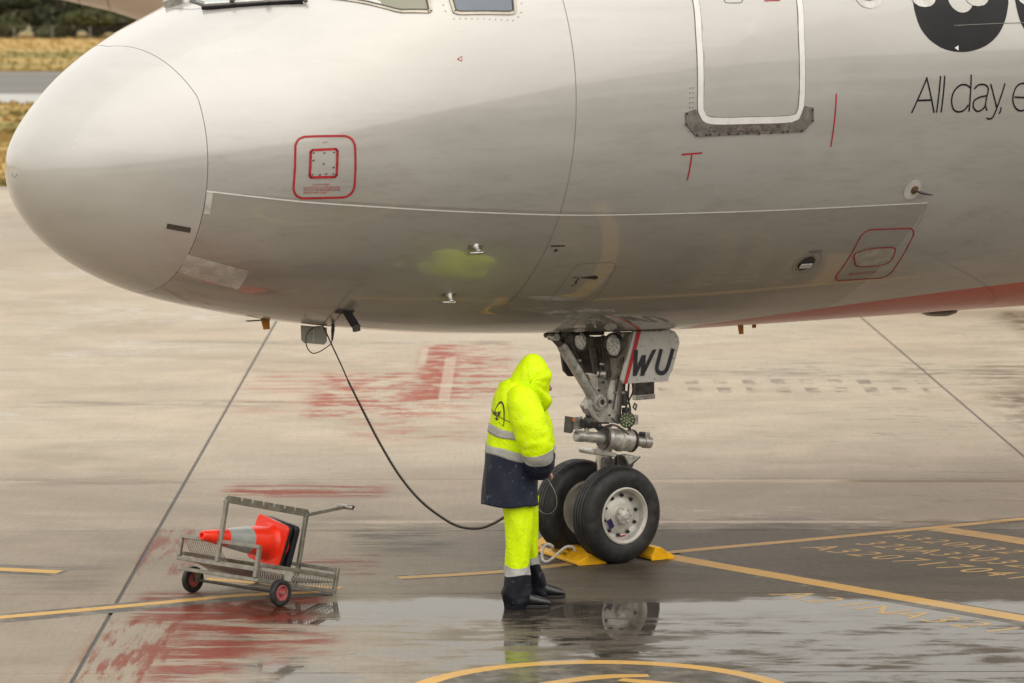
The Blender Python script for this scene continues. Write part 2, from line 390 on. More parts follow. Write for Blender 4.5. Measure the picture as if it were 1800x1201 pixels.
ground_ribbon('line_paint', [(-2.35,27.642), (-1.819,27.403), (-1.291,27.22)], .11, M_yel, .0017, k)
k = marking('ring_marking', 'yellow painted ring with dark centre in the puddle at the bottom')
cx, cy, r = (0.575,24.21)[0], (0.575,24.21)[1]-1.25, 1.25
ring = [(cx+r*cos(a), cy+r*sin(a)) for a in np.linspace(0, 2*pi, 65)]
MB().add([(cx+(r+.06)*cos(a), cy+(r+.06)*sin(a), .0004) for a in np.linspace(0, 2*pi, 64, endpoint=False)], [tuple(range(64))]).build('dark_disc', M_blk, k, smooth=False)
ground_ribbon('ring_paint', ring, .13, M_yel, .0010, k, 1)
ground_ribbon('arrow_stroke', [(0.111,23.353), (0.562,23.665), (0.902,23.724)], [.10, .14, .09], M_yel, .0016, k)
ground_ribbon('arrow_stroke', [(0.71,23.586), (1.147,23.353)], [.10, .16], M_yel, .0021, k)
# stencilled lettering; baseline and letter height are ground vectors
def ground_text(name, label, rows, m=M_sten):
    k = marking(name, label, 'lettering', None)
    for (txt, a, b, h) in rows:
        a, b, h = np.array(a), np.array(b), np.array(h); d = (b-a)/max(1, len(txt)-1)
        for i, ch in enumerate(txt):
            if ch == ' ': continue
            v, f = text_verts(ch, 1., 'CENTER'); hh = .73
            q = [(*(a + d*i + d/np.linalg.norm(d)*np.linalg.norm(d)*.98*(p[0]/.62) + h*(p[1]/hh - .5)), .0006) for p in v]
            MB().add(q, f).build('letter', m, k, smooth=False)
    return k
H1 = np.array((2.682,26.585)) - np.array((2.41,26.413))
ground_text('type_lettering', 'yellow stencilled letters A21NA321 beside the wide lead-in line', [
    ('A21NA321', (2.144,26.911), (3.483,25.445), tuple(H1))])
ground_text('stop_lettering', 'worn rows of small yellow stencilled letters between the guide lines at right', [
    ('A320717041', (2.535,29.196), (3.946,27.749), tuple(H1*.95)),
    ('320A32032A', (2.951,29.437), (4.164,28.188), tuple(H1*.9)),
    ('A320A32', (3.223,29.805), (4.028,28.989), tuple(H1*.8))])

# far grass tufts, ragged edges of the strips
mb = MB(); vv = []; ff = []
for _ in range(2600):
    r_ = random.random()
    if r_ < .3: y = random.choice((137.4, 188.3, 82.4)) + random.uniform(-.5, 1.2)*(1 if r_ > .1 else -1)
    else: y = random.choice((random.uniform(83, 137), random.uniform(189, 300)))
    if 137.6 < y < 187.6 or y < 82: continue
    x = -y*.1406*random.uniform(.45, 1.15); h = random.uniform(.04, .18); w = random.uniform(.1, .3); o = len(vv)
    for q in range(2):
        a = random.uniform(0, pi)
        vv += [(x-w*cos(a), y-w*sin(a), -.03), (x+w*cos(a), y+w*sin(a), -.03), (x+random.uniform(-.1, .1), y, h)]; ff.append((o+3*q, o+3*q+1, o+3*q+2))
tag(mb.add(vv, ff).build('grass_tufts', M_grass, smooth=False, fix=False), 'dry golden grass tufts along the taxiway edges', 'grass', kind='stuff')

# ---------------------------------------------------------------- terminal, trees, fence
M_wall = mat('terminal_cladding', (.68, .65, .60), .6, var=.06, scale=.6)
M_glassd = mat('terminal_glass', (.03, .035, .035), .08, coat=1, coat_rough=.03, var=.1, scale=.3)
M_roof = mat('terminal_roof', (.3, .29, .27), .5, scale=.4)
tb = empty('terminal_building', (41, 5, 0), 0, 'low beige terminal wing mirrored dimly in the airliner side', 'building')
MB().box((0, 0, 3.75), (10, 110, 7.5)).build('wall', M_wall, tb, smooth=False)
MB().box((0, 0, 7.75), (11.4, 111, .5)).build('roof', M_roof, tb, smooth=False, bevel=.05)
for j in range(-9, 10):
    for zz, hh in ((2.0, 2.4), (5.6, 2.0)):
        MB().box((-5.03, j*5.6, zz), (.10, 4.9, hh)).build('window', M_glassd, tb, smooth=False)
tb2 = empty('terminal_building', (-6, -6.2, 0), 0, 'main terminal block behind the camera, mirrored dimly in the airliner nose', 'building')
MB().box((0, -3, 2.1), (84, 10, 4.2)).build('wall', M_wall, tb2, smooth=False)
MB().box((0, -3, 4.45), (85, 11.2, .5)).build('roof', M_roof, tb2, smooth=False, bevel=.05)
for j in range(-8, 9):
    MB().box((j*4.9, 2.03, 2.9), (4.3, .10, 1.8)).build('window', M_glassd, tb2, smooth=False)

def leafmat(name, c1, c2):
    n = NT(name); p = n.pos()
    n.set(color=n.mix(n.rng(n.noise(p, .9, 3), .35, .65), c1, c2), rough=.7, spec=.2); return n.mat
M_lf = [leafmat('dark_foliage', (.045, .052, .028), (.085, .092, .050)), leafmat('olive_foliage', (.075, .085, .038), (.13, .135, .06)),
        leafmat('grey_foliage', (.07, .075, .045), (.115, .115, .065))]
M_bark = mat('bark', (.10, .075, .05), .9, scale=3)
def leaves(mb_, c, r, n, s):
    c = np.array(c); r = np.array(r)
    d = rng.normal(size=(n, 3)); d /= np.linalg.norm(d, axis=1)[:, None]
    p = c + d*r*(.45+.6*rng.random((n, 1))**.6)
    a = rng.normal(size=(n, 3)); a /= np.linalg.norm(a, axis=1)[:, None]; b = np.cross(a, rng.normal(size=(n, 3))); b /= np.linalg.norm(b, axis=1)[:, None]
    q = s*(.6+.8*rng.random((n, 1)))
    V = np.stack([p-a*q, p+b*q*.6, p+a*q, p-b*q*.6], 1).reshape(-1, 3)
    mb_.add(V, [(4*i, 4*i+1, 4*i+2, 4*i+3) for i in range(n)])
def tree(name, x, y, h, w, m, label, cat='tree', group='trees beyond the airfield fence', nl=420, low=.25):
    t = empty(name, (x, y, -.03), 0, label, cat, group)
    mb_ = MB(); mb_.tube([(0, 0, 0), (.1, 0, h*.35), (-.1, .1, h*.7)], [h*.03, h*.022, h*.01], 7)
    for _ in range(5):
        a = random.uniform(0, 2*pi); z0 = h*random.uniform(.15, .45)
        mb_.tube([(0, 0, z0), (cos(a)*w*.3, sin(a)*w*.3, z0+h*.18), (cos(a)*w*.45, sin(a)*w*.45, z0+h*.34)], [h*.013, h*.009, h*.004], 5)
    mb_.build('trunk', M_bark, t)
    mb_ = MB()
    for _ in range(7):
        a = random.uniform(0, 2*pi); rr = random.uniform(0, w*.34); zz = h*random.uniform(low, .85)
        leaves(mb_, (cos(a)*rr, sin(a)*rr, zz), (w*.24, w*.24, h*.17), nl, .22)
    mb_.build('crown', m, t, smooth=False, fix=False)
tl = ['tall dark evergreen tree standing beyond the airfield fence', 'dark broad tree behind the bushes beyond the airfield fence']
xx = -49
k = 0
while xx < -27:
    tree('tree', xx+random.uniform(-1, 1), random.uniform(309, 318), random.uniform(9, 13), random.uniform(6, 8), M_lf[0], tl[0], nl=520, low=.12); xx += 2.5; k += 1
for x in np.arange(-48, -27, 3.2):
    tree('bush', x+random.uniform(-.8, .8), random.uniform(303, 306), random.uniform(3.2, 5.), 5.6, M_lf[0], 'dark bush in the unbroken row behind the airfield fence', 'bush', 'bushes behind the airfield fence', 420, .1)
tree('bush', -41.3, 299.5, 1.9, 3.4, M_lf[1], 'grey green bush at the left edge, growing against the airfield fence', 'bush', 'bushes behind the airfield fence', 420, .15)
tree('bush', -37.6, 300.5, 1.5, 3.0, M_lf[1], 'low olive bush left of the second fence post', 'bush', 'bushes behind the airfield fence', 420, .15)
tree('bush', -34.9, 300., 2.3, 5.2, M_lf[1], 'rounded olive bush right beside the airliner nose, behind the fence', 'bush', 'bushes behind the airfield fence', 520, .15)
tree('bush', -30.0, 300.5, 2.6, 4.6, M_lf[2], 'grey green bush just hidden by the airliner nose', 'bush', 'bushes behind the airfield fence', 420, .15)
M_post = mat('galvanised_post', (.26, .26, .24), .5, .4)
fe = empty('airfield_fence', (-34, 297.6, -.03), 0, 'thin grey post and wire fence in front of the far trees', 'fence')
for j in range(-9, 10):
    MB().tube([(j*3.1-.35, 0, 0), (j*3.1-.35, 0, 1.0)], .05, 6).build('fence_post', M_post, fe)
mb = MB()
for z in (.3, .6, .93): mb.tube([(-30, 0, z), (30, 0, z)], .012, 4)
mb.build('fence_wire', M_post, fe)

# ---------------------------------------------------------------- airliner body shape
XS=np.array([0,.04,.12,.3,.6,1.0,1.5,2.1,2.8,3.6,4.6,6.0,8.0,12.0])
ZT=np.array([3.238,3.412,3.542,3.747,4.0,4.238,4.46,4.831,5.243,5.494,5.717,5.85,5.89,5.89])
ZB=np.array([3.238,3.044,2.892,2.693,2.492,2.32,2.189,2.071,1.973,1.895,1.836,1.795,1.79,1.79])
WW=np.array([0,.206,.36,.561,.808,1.052,1.298,1.518,1.7,1.841,1.93,1.97,1.975,1.975])
ZM=np.array([3.238,3.24,3.245,3.25,3.28,3.33,3.4,3.5,3.6,3.7,3.77,3.81,3.82,3.82])
def pchip(x,y,q):
    h=np.diff(x); d=np.diff(y)/h; m=np.zeros_like(y)
    for i in range(1,len(x)-1):
        if d[i-1]*d[i]>0:
            w1=2*h[i]+h[i-1]; w2=h[i]+2*h[i-1]
            m[i]=(w1+w2)/(w1/d[i-1]+w2/d[i])
    m[0]=d[0]*1.5; m[-1]=0
    i=np.clip(np.searchsorted(x,q)-1,0,len(x)-2); t=(q-x[i])/h[i]
    return (1+2*t)*(1-t)**2*y[i]+t*(1-t)**2*h[i]*m[i]+t*t*(3-2*t)*y[i+1]+t*t*(t-1)*h[i]*m[i+1]
def surf(x,a,p=None):
    s=np.sqrt(np.clip(x,0,12)); S=np.sqrt(XS)
    zt,zb,w,zm=[pchip(S,v,s) for v in (p or (ZT,ZB,WW,ZM))]
    c,sn=np.cos(a),np.sin(a)
    z=zm+np.where(sn>0,(zt-zm)*sn,(zm-zb)*sn)
    return np.stack([x,-w*c,z],-1)

def zb(x): return x
XE = 30.0
def section(x):
    "tail taper added behind the cabin"
    S = np.sqrt(XS); s = np.sqrt(np.clip(x, 0, 12))
    zt, zbm, w, zm = [pchip(S, v, s) for v in (ZT, ZB, WW, ZM)]
    t = np.clip((x-24.)/13.5, 0, 1); k = t*t*(1.6-.6*t)
    zbm = zbm + k*3.15; w = w*(1-.9*k); zt = zt - .35*k; zm = np.clip(zm+k*1.6, zbm+.05, zt-.05)
    return zt, zbm, w, zm
def surfP(x, a):
    x = np.asarray(x, float); a = np.asarray(a, float)
    zt, zbm, w, zm = section(x); c, sn = np.cos(a), np.sin(a)
    z = zm + np.where(sn > 0, (zt-zm)*sn, (zm-zbm)*sn)
    return np.stack([x, -w*c, z], -1)
def surfN(x, a):
    e = 1e-3; p = surfP(x, a); du = surfP(x+e, a)-surfP(np.maximum(x-e, 0), a); dv = surfP(x, a+e)-surfP(x, a-e)
    n = np.cross(du, dv); n /= np.linalg.norm(n, axis=-1, keepdims=True)+1e-12
    c = p - np.array([0, 0, 3.7]); c[..., 0] = 0; s = np.sign((n*c).sum(-1, keepdims=True)); return n*np.where(s == 0, 1, s)
def on(x, a_deg, off=0.):
    a = np.radians(a_deg); return surfP(x, a) + surfN(x, a)*off
def frame_at(x, a_deg, off=0.):
    p = on(x, a_deg, off); n = surfN(np.array(x), np.radians(a_deg)); t = on(x+.01, a_deg)-on(x, a_deg); t /= np.linalg.norm(t)
    b = np.cross(n, t); return Vector(p), Vector(t), Vector(b), Vector(n)
def ribbon(mb_, pts, w, off=.003, closed=False, n=6, smooth_=True):
    q = np.array(smoothpath(pts, n, closed) if smooth_ else pts, float)
    P = on(q[:, 0], q[:, 1], off); N = surfN(q[:, 0], np.radians(q[:, 1]))
    if closed: T = np.roll(P, -1, 0)-np.roll(P, 1, 0)
    else: T = np.gradient(P, axis=0)
    T /= np.linalg.norm(T, axis=1)[:, None]; S_ = np.cross(N, T)
    G = np.stack([P+S_*w/2, P-S_*w/2], 1)
    if closed: G = np.concatenate([G, G[:1]], 0)
    mb_.grid(G); return mb_
def patch(mb_, poly, off=.003, rings=4, c=None):
    "star-shaped patch that follows the skin; poly in (station, angle)"
    q = np.array(poly, float); c = q.mean(0) if c is None else np.array(c)
    G = []
    for k in range(rings+1):
        t = max(k/rings, .0004); r = c+(q-c)*t; G.append(on(r[:, 0], r[:, 1], off))
    mb_.grid(np.array(G), closed_u=True); return mb_
def dense(poly, n=10):
    p = [np.array(q, float) for q in poly]; return [p[i]+(p[(i+1) % len(p)]-p[i])*k/n for i in range(len(p)) for k in range(n)]
def rrect(pts, r=.25, n=5):
    "round the corners of a polygon given in (x, a) units, r as a fraction of the side"
    p = [np.array(q, float) for q in pts]; o = []
    m = len(p)
    for i in range(m):
        a, b, c = p[i-1], p[i], p[(i+1) % m]
        s, e = b+(a-b)*r, b+(c-b)*r
        for k in range(n+1):
            t = k/n; o.append((1-t)**2*s + 2*t*(1-t)*b + t*t*e)
    return o
def disc(x, a, r, n=16):
    "circle of radius r metres on the skin, in (x, a)"
    zt, zbm, w, zm = section(np.array(x)); h = 2.0
    return [(x + r*cos(2*pi*k/n), a + math.degrees(r*sin(2*pi*k/n)/h)) for k in range(n)]

air = empty('airliner', (0.60-5.07*cos(R(36)), 28.6-5.07*sin(R(36)), 0), R(36),
            'silver jet airliner with its nose to the left, WU on the nose gear door', 'airliner')

# silver mica paint; the orange belly livery begins aft of the nose gear
def skin(name, orange=False):
    n = NT(name); v = n.coord(); x, y, z = n.sepx(v)
    big = n.noise(n.mapv(v, (.5, 1, 1.6)), 1.2, 5, .6); fine = n.noise(v, 900., 1)
    col = n.mix(n.rng(big, .3, .7), (.47, .455, .425), (.53, .515, .485))
    streak = n.noise(n.mapv(v, (.25, 1, 9.)), 1.5, 5, .65)
    col = n.mix(n.m('MULTIPLY', n.rng(streak, .5, .75), .16), col, (.34, .315, .28))          # rain streaks and road film along the skin
    col = n.mix(n.m('MULTIPLY', n.rng(fine, .6, .75), .10), col, (.75, .73, .7))
    spk = n.noise(v, 55., 1); col = n.mix(n.m('MULTIPLY', n.rng(spk, .73, .78), .5), col, (.7, .68, .63))
    mtl = .32; ctw = 1.
    if orange:                                                       # the belly below the pinstripe is a darker grey
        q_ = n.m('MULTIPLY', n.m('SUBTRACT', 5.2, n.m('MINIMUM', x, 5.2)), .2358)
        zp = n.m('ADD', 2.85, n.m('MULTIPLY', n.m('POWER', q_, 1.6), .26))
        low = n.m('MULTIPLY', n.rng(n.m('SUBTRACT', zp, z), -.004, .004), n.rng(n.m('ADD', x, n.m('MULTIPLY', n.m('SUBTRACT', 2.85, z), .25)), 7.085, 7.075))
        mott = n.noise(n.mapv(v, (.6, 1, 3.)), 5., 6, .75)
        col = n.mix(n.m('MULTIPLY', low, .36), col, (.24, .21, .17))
        col = n.mix(n.m('MULTIPLY', n.m('MULTIPLY', n.rng(mott, .46, .74), .34), n.rng(z, 4.0, 2.9, .15, 1.)), col, (.27, .235, .185))  # brown mottling over the skin, denser towards the bottom
    if orange:
        dx = n.m('SUBTRACT', x, 5.65)
        zl = n.m('ADD', n.m('ADD', n.m('MULTIPLY', dx, .104), n.m('MULTIPLY', n.m('MULTIPLY', dx, dx), -.0088)), 1.86)
        zl = n.m('MINIMUM', zl, n.m('ADD', n.m('MULTIPLY', x, .03), 1.93))
        f = n.m('MULTIPLY', n.rng(n.m('SUBTRACT', zl, z), -.004, .004), n.rng(dx, .0, .15))
        col = n.mix(f, col, (.66, .07, .014)); ctw = n.m('SUBTRACT', 1., n.m('MULTIPLY', f, .6)); mtl = n.m('MULTIPLY', n.m('SUBTRACT', 1., f), .32)
    oil = n.m('MULTIPLY', n.rng(z, 2.25, 1.75), n.rng(n.noise(n.mapv(v, (.7, 2, 4.)), 2.4, 5, .7), .45, .7))   # grime on the keel
    oil = n.m('MULTIPLY', oil, n.rng(n.m('ABSOLUTE', n.m('SUBTRACT', x, 4.9)), 2.4, .2))
    col = n.mix(n.m('MULTIPLY', oil, .7), col, (.10, .085, .07))
    drops = n.rng(n.noise(v, 160., 1), .62, .72)
    n.set(color=col, metal=mtl, rough=n.rng(big, .3, .7, .34, .42), spec=.4, coat=ctw, coat_ior=1.58, coat_rough=n.rng(streak, .3, .7, .010, .028))
    n.set(coat_normal=n.bump(n.m('ADD', drops, n.m('MULTIPLY', n.noise(v, 2.2, 2), .7)), .016, .012))
    return n.mat
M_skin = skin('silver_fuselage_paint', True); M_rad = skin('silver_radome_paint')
M_dark = mat('gear_bay_dark', (.035, .032, .03), .6)
M_seam = mat('panel_gap', (.20, .185, .165), .6)
M_white = mat('white_gloss_paint', (.78, .77, .74), .35, coat=.6, var=.05)
M_redp = mat('red_stencil_paint', (.42, .02, .03), .45, var=.15, scale=30)
M_blackp = mat('black_livery_paint', (.012, .010, .014), .35, coat=.15, coat_rough=.1, var=.2, scale=4)
M_blackp.node_tree.nodes['Principled BSDF'].inputs['Specular IOR Level'].default_value = .2
M_steel = mat('brushed_steel', (.46, .44, .41), .38, .85, var=.12, scale=20)
M_plate = mat('sill_plate_steel', (.30, .28, .26), .45, .7, var=.15, scale=12)
M_screw = mat('dark_screw', (.08, .075, .07), .5, .6)

def xb(a):      # station of the radome joint as a function of angle
    d = np.abs(np.degrees(a)); d = np.where(np.degrees(a) > 90, 180-d, d)
    up = np.clip((np.degrees(np.arcsin(np.clip(np.sin(a), -1, 1)))-29.5)/58.5, 0, 1); return .96-.20*up
A0 = np.linspace(-pi/2, 3*pi/2, 145)
U = np.linspace(0, 1, 34)**2
Xg = xb(A0)[None, :]*U[:, None]; Ag = np.repeat(A0[None], len(U), 0)
P = surfP(Xg, Ag); lip = surfP(xb(A0)-.001, A0) - surfN(xb(A0), A0)*.006
MB().grid(np.concatenate([P, lip[None]], 0)).build('radome', M_rad, air, auto=75)
# fuselage with the nose gear bay cut out of the keel
AB = 9.2
ang = np.unique(np.round(np.concatenate([np.linspace(-90, 270, 121), [-90+AB, 270-AB]]), 4)); ang = np.radians(ang)
xs = np.unique(np.round(np.concatenate([np.linspace(1.4, 9, 96), np.linspace(9.2, 24, 40), np.linspace(24.3, 37.4, 36), [4.42, 5.52]]), 4))
rows = [surfP(xb(ang)+.0045, ang) - surfN(xb(ang), ang)*.006, surfP(xb(ang)+.0035, ang)]
for t in (.33, .66): rows.append(surfP((xb(ang)+.006)*(1-t)+1.4*t, ang))
nr = len(rows)
for x in xs: rows.append(surfP(np.full(len(ang), x), ang))
G_ = np.array(rows); m, nA = G_.shape[:2]; ff = []
for i in range(m-1):
    for k in range(nA-1):
        if i >= nr and xs[i-nr] >= 4.4199 and xs[i-nr+1] <= 5.5201:
            mid = math.degrees((ang[k]+ang[k+1])/2)
            if mid < -90+AB or mid > 270-AB: continue
        ff.append((i*nA+k, i*nA+k+1, (i+1)*nA+k+1, (i+1)*nA+k))
ff.append(tuple((m-1)*nA+k for k in range(nA-1)))
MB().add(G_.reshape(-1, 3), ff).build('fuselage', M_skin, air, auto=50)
yb = 1.975*sin(R(AB)); zk = 1.835
bay = MB()
for q in ([(4.42, -yb), (4.42, yb), (5.52, yb), (5.52, -yb)],):
    v = [(x, y, 1.885) for x, y in q] + [(x, y, 2.55) for x, y in q]
    bay.add(v, [(0, 1, 5, 4), (1, 2, 6, 5), (2, 3, 7, 6), (3, 0, 4, 7), (4, 5, 6, 7)])
bay.build('gear_bay', M_dark, air, smooth=False)

# skin joints, white pinstripe, red stencils
mb = MB(); ribbon(mb, [(3.565, a) for a in range(-60, 61, 6)], .0042, .0015)
mb.build('skin_joint', M_seam, air, fix=False)
mb = MB(); ribbon(mb, [(7.893,11.8), (7.587,11.7), (7.141,11.4)], .005, .006); mb.build('skin_joint', M_seam, air, fix=False)
mb = MB(); ribbon(mb, [(7.075,-28.6), (7.079,-31.8), (7.074,-35.6)], .004, .0015); mb.build('skin_joint', M_seam, air, fix=False)
mb = MB(); ribbon(mb, [(0.963,-12.5), (1.278,-15.5), (1.700,-18.9), (2.275,-22.2), (2.938,-25.0), (3.646,-27.2), (4.396,-28.1), (5.191,-28.5), (6.025,-28.6), (7.075,-28.6)], .011, .002)
mb.build('white_pinstripe', M_white, air, fix=False)
mb = MB(); ribbon(mb, [(4.511,-14.0), (4.697,-13.9)], .013, .002); ribbon(mb, [(4.604,-14.0), (4.608,-16.8), (4.609,-20.0)], .013, .002)
mb.build('red_letter_stencil', M_redp, air, fix=False)
mb = MB(); ribbon(mb, [(5.922,-2.4), (5.922,-8.0), (5.919,-14.0)], .013, .002); mb.build('red_line_stencil', M_redp, air, fix=False)
mb = MB(); ribbon(mb, [(2.679,15.7), (2.716,16.1), (2.709,14.9), (2.679,15.7)], .007, .002, smooth_=False); mb.build('red_triangle_stencil', M_redp, air, fix=False)

# static port
sp = MB(); ribbon(sp, rrect([(1.509,4.5), (1.905,0.9), (1.934,-17.8), (1.514,-16.7)], .22), .016, .003, True, 2).build('static_port_outline', M_redp, air, fix=False)
o = MB(); patch(o, rrect([(1.611,-1.2), (1.789,-2.2), (1.794,-10.8), (1.613,-10.0)], .1), .003); o = o.build('static_port_plate', M_rad, air, fix=False)
q = MB(); ribbon(q, rrect([(1.611,-1.2), (1.789,-2.2), (1.794,-10.8), (1.613,-10.0)], .12), .018, .005, True, 2); q.build('plate_border', M_redp, o, fix=False)
q = MB()
for h in ((1.630,-2.2), (1.702,-2.8), (1.767,-3.1), (1.631,-4.6), (1.768,-7.7), (1.630,-9.2), (1.680,-9.5), (1.722,-9.5), (1.772,-9.8), (1.701,-6.2)): patch(q, disc(*h, .008, 8), .006, 1)
q.build('port_hole', M_screw, o, fix=False)
def skin_text(name, txt, a, b, h, m, bold=0.):
    "lettering laid on the skin from baseline point a to b, height h in metres"
    v, f = text_verts(txt, 1., 'LEFT', 0, bold); L = max(p[0] for p in v); a, b = np.array(a), np.array(b); hd = math.degrees(h/2.0)
    X = np.array([[a[0]+(b[0]-a[0])*p[0]/L, a[1]+(b[1]-a[1])*p[0]/L + hd*p[1]/.73] for p in v])
    return MB().add(on(X[:, 0], X[:, 1], .0035), f).build(name, m, air, smooth=False, fix=False)
skin_text('port_lettering', 'STATIC PORT', (1.638,-12.9), (1.754,-13.3), .022, M_redp)
skin_text('port_lettering', 'DO NOT PLUG OR DEFORM HOLES', (1.579,-13.6), (1.827,-14.5), .022, M_redp)
skin_text('port_lettering', 'AREA WITHIN RED LINE MUST BE', (1.582,-14.4), (1.830,-15.3), .022, M_redp)
skin_text('port_lettering', 'SMOOTH AND CLEAN', (1.584,-15.3), (1.743,-15.8), .022, M_redp)
skin_text('port_lettering', '1TOST', (1.686,0.5), (1.724,0.3), .015, M_redp)

# forward door: white band, skin panel, sill plate, handle flap
dl = [(4.665, 46), (4.66, 30), (4.674,19.7), (4.649,12.1), (4.638,4.7), (4.636,-2.6), (4.656,-5.1), (4.745,-6.8), (5.115,-7.3), (5.492,-7.4), (5.570,-6.1), (5.584,-3.3), (5.587,3.3), (5.599,10.6), (5.630,17.9), (5.62, 30), (5.62, 46)]
door = MB(); inner = [(4.702,19.6), (4.667,-2.7), (4.720,-5.7), (5.112,-6.6), (5.462,-6.6), (5.542,-3.9), (5.600,18.0), (5.59, 44), (4.70, 44)]
patch(door, smoothpath(inner, 4, True), .002, 6); door = door.build('door', M_rad, air, fix=False)
q = MB(); ribbon(q, dl, .050, .005, n=5); q.build('door_band', M_white, door, fix=False)
q = MB(); ribbon(q, [(x, a) for x, a in dl], .060, .0025, n=5); q.build('door_gap', M_seam, door, fix=False)
q = MB(); ribbon(q, rrect([(4.948,20.9), (5.115,20.5), (5.093,18.1), (4.927,18.4)], .25), .006, .004, True, 2); q.build('door_handle', M_seam, door, fix=False)
q = MB(); ribbon(q, [(5.297,18.2), (5.448,18.1)], .010, .004); q.build('red_stencil', M_redp, door, fix=False)
q = MB(); q.add([on(x, a, .004) for x, a in [(4.501,-4.6), (4.592,-4.0), (4.651,-6.9), (4.749,-7.9), (5.469,-8.4), (5.570,-7.5), (5.609,-4.7), (5.699,-5.2), (5.709,-7.9), (5.627,-10.3), (4.618,-10.1), (4.513,-7.2)]],
      [(0, 1, 2, 11), (2, 3, 10, 11), (3, 4, 9, 10), (4, 5, 8, 9), (5, 6, 7, 8)])
sill = q.build('sill_plate', M_plate, air, smooth=False, solid=.006)
q = MB(); ribbon(q, [(4.730,-8.5), (5.068,-8.9), (5.336,-9.0), (5.434,-9.0)], .045, .0125); q.build('scuff_strip', mat('scuffed_steel', (.22, .19, .17), .5, .5, var=.3, scale=30), sill, fix=False)
q = MB()
for h in ((4.512,-4.9), (4.513,-7.2), (4.621,-9.7), (4.705,-9.8), (4.741,-9.8), (4.825,-9.9), (4.914,-9.9), (4.999,-10.0), (5.090,-10.0), (5.197,-10.2), (5.310,-10.2), (5.424,-10.2), (5.467,-10.1), (5.599,-10.1), (5.699,-8.0), (5.690,-5.7)):
    patch(q, disc(*h, .010, 8), .0135, 1)
tag(q.build('screw_heads', M_screw, sill, fix=False), kind='stuff')
q = MB()
for i in range(10):
    for j in range(2): patch(q, disc(*np.array((4.541,0.6))+np.array([.028*j, -1.05*i]), .006, 6), .003, 1)
tag(q.build('rivet_heads', M_plate, air, fix=False), kind='stuff')

# cabin windows along the side
M_pane = mat('cabin_window_pane', (.10, .105, .105), .1, coat=1, coat_rough=.03)
M_wring = mat('window_surround', (.62, .60, .56), .4, coat=.5)
fm = pm = None
def oval(x, a, rx, rz, n=20):
    return [(x + rx*np.sign(cos(t))*abs(cos(t))**.8, a + math.degrees(rz*np.sign(sin(t))*abs(sin(t))**.8/2.0)) for t in np.linspace(0, 2*pi, n, endpoint=False)]
for k in range(16):
    x = 6.318+.556*k
    q = MB(); patch(q, oval(x, 21.3, .155, .20), .004, 2); w_ = q.build('cabin_window', M_wring, air, fix=False)
    q = MB(); patch(q, oval(x, 21.5, .105, .150), .007, 2); q.build('pane', M_pane, w_, fix=False)

# cockpit windows
M_cg = NT('windscreen_glass'); M_cg = M_cg.set(color=(.30, .36, .33), rough=.12, coat=1, coat_rough=.02).mat
M_cg2 = NT('side_glass'); M_cg2 = M_cg2.set(color=(.19, .19, .12), rough=.15, coat=1, coat_rough=.02).mat
M_cg3 = NT('rear_glass'); M_cg3 = M_cg3.set(color=(.07, .10, .14), rough=.1, coat=1, coat_rough=.02).mat
M_fr = mat('window_frame', (.50, .45, .37), .4, .3)
M_frd = mat('windscreen_seal', (.08, .075, .07), .6)
def cockpit(name, poly, glass, fr, fw, r=.12, c=None):
    p = rrect(poly, r)
    q = MB(); patch(q, p, .003, 6, c); w_ = q.build(name, glass, air, fix=False)
    q = MB(); ribbon(q, p, fw, .009, True, 2); q.build('frame', fr, w_, fix=False)
    q = MB(); ribbon(q, [(np.array(h)+(np.array(poly).mean(0)-np.array(h))*.045) for h in p], .010, .0115, True, 2); q.build('seal', M_frd, w_, fix=False)
cockpit('windscreen_pane', [(1.420,88.3), (1.404,76.5), (1.876,53.1), (2.46, 56), (2.10, 88)], M_cg, M_frd, .022)
cockpit('side_window', [(2.020,48.1), (2.375,33.7), (2.577,30.1), (2.590,33.8), (2.62, 47), (2.35, 52), (2.0, 51)], M_cg2, M_fr, .030, .14)
cockpit('rear_window', [(2.745,31.9), (2.739,27.4), (3.171,23.5), (3.196,27.4), (3.22, 44), (2.82, 46)], M_cg3, M_fr, .030, .16)
q = MB()
for i in range(11): patch(q, disc(*(np.array((2.721,26.1))*(1-i/10)+np.array((3.145,21.9))*(i/10)), .006, 6), .003, 1)
for h in ((2.678,28.8), (2.677,30.6), (3.220,23.4), (3.243,25.6), (3.190,22.5)): patch(q, disc(*h, .006, 6), .003, 1)
tag(q.build('rivet_heads', M_plate, air, fix=False), kind='stuff')
# wiper lying along the windscreen, hinge gear at its left
def barskin(mb_, p, q, off, w, h):
    n = surfN(np.array((p[0]+q[0])/2), np.radians((p[1]+q[1])/2)); mb_.bar(on(*p, off), on(*q, off), w, h, tuple(n)); return mb_
wp = MB(); barskin(wp, (1.389,75.3), (1.849,52.5), .035, .022, .02); wp = wp.build('wiper', M_wring, air, smooth=False, bevel=.004)
q = MB(); barskin(q, (1.356,74.8), (1.848,51.6), .02, .010, .03); q.build('wiper_blade', M_blackp, wp, smooth=False)
q = MB(); barskin(q, (1.664,60.1), (1.690,59.0), .05, .04, .03); q.build('wiper_hinge', M_steel, wp, smooth=False, bevel=.004)
q = MB(); barskin(q, (1.513,68.7), (1.527,67.7), .045, .034, .02); q.build('wiper_clip', M_screw, wp, smooth=False)
q = MB(); barskin(q, (1.856,52.4), (1.865,50.5), .03, .02, .02); q.build('wiper_hinge', M_screw, wp, smooth=False)
wq = MB(); barskin(wq, (1.42, 92), (1.33, 97), .03, .05, .05); barskin(wq, (1.37, 90), (1.41, 97), .06, .03, .03); wq = wq.build('wiper_pivot', M_steel, air, smooth=False, bevel=.004)
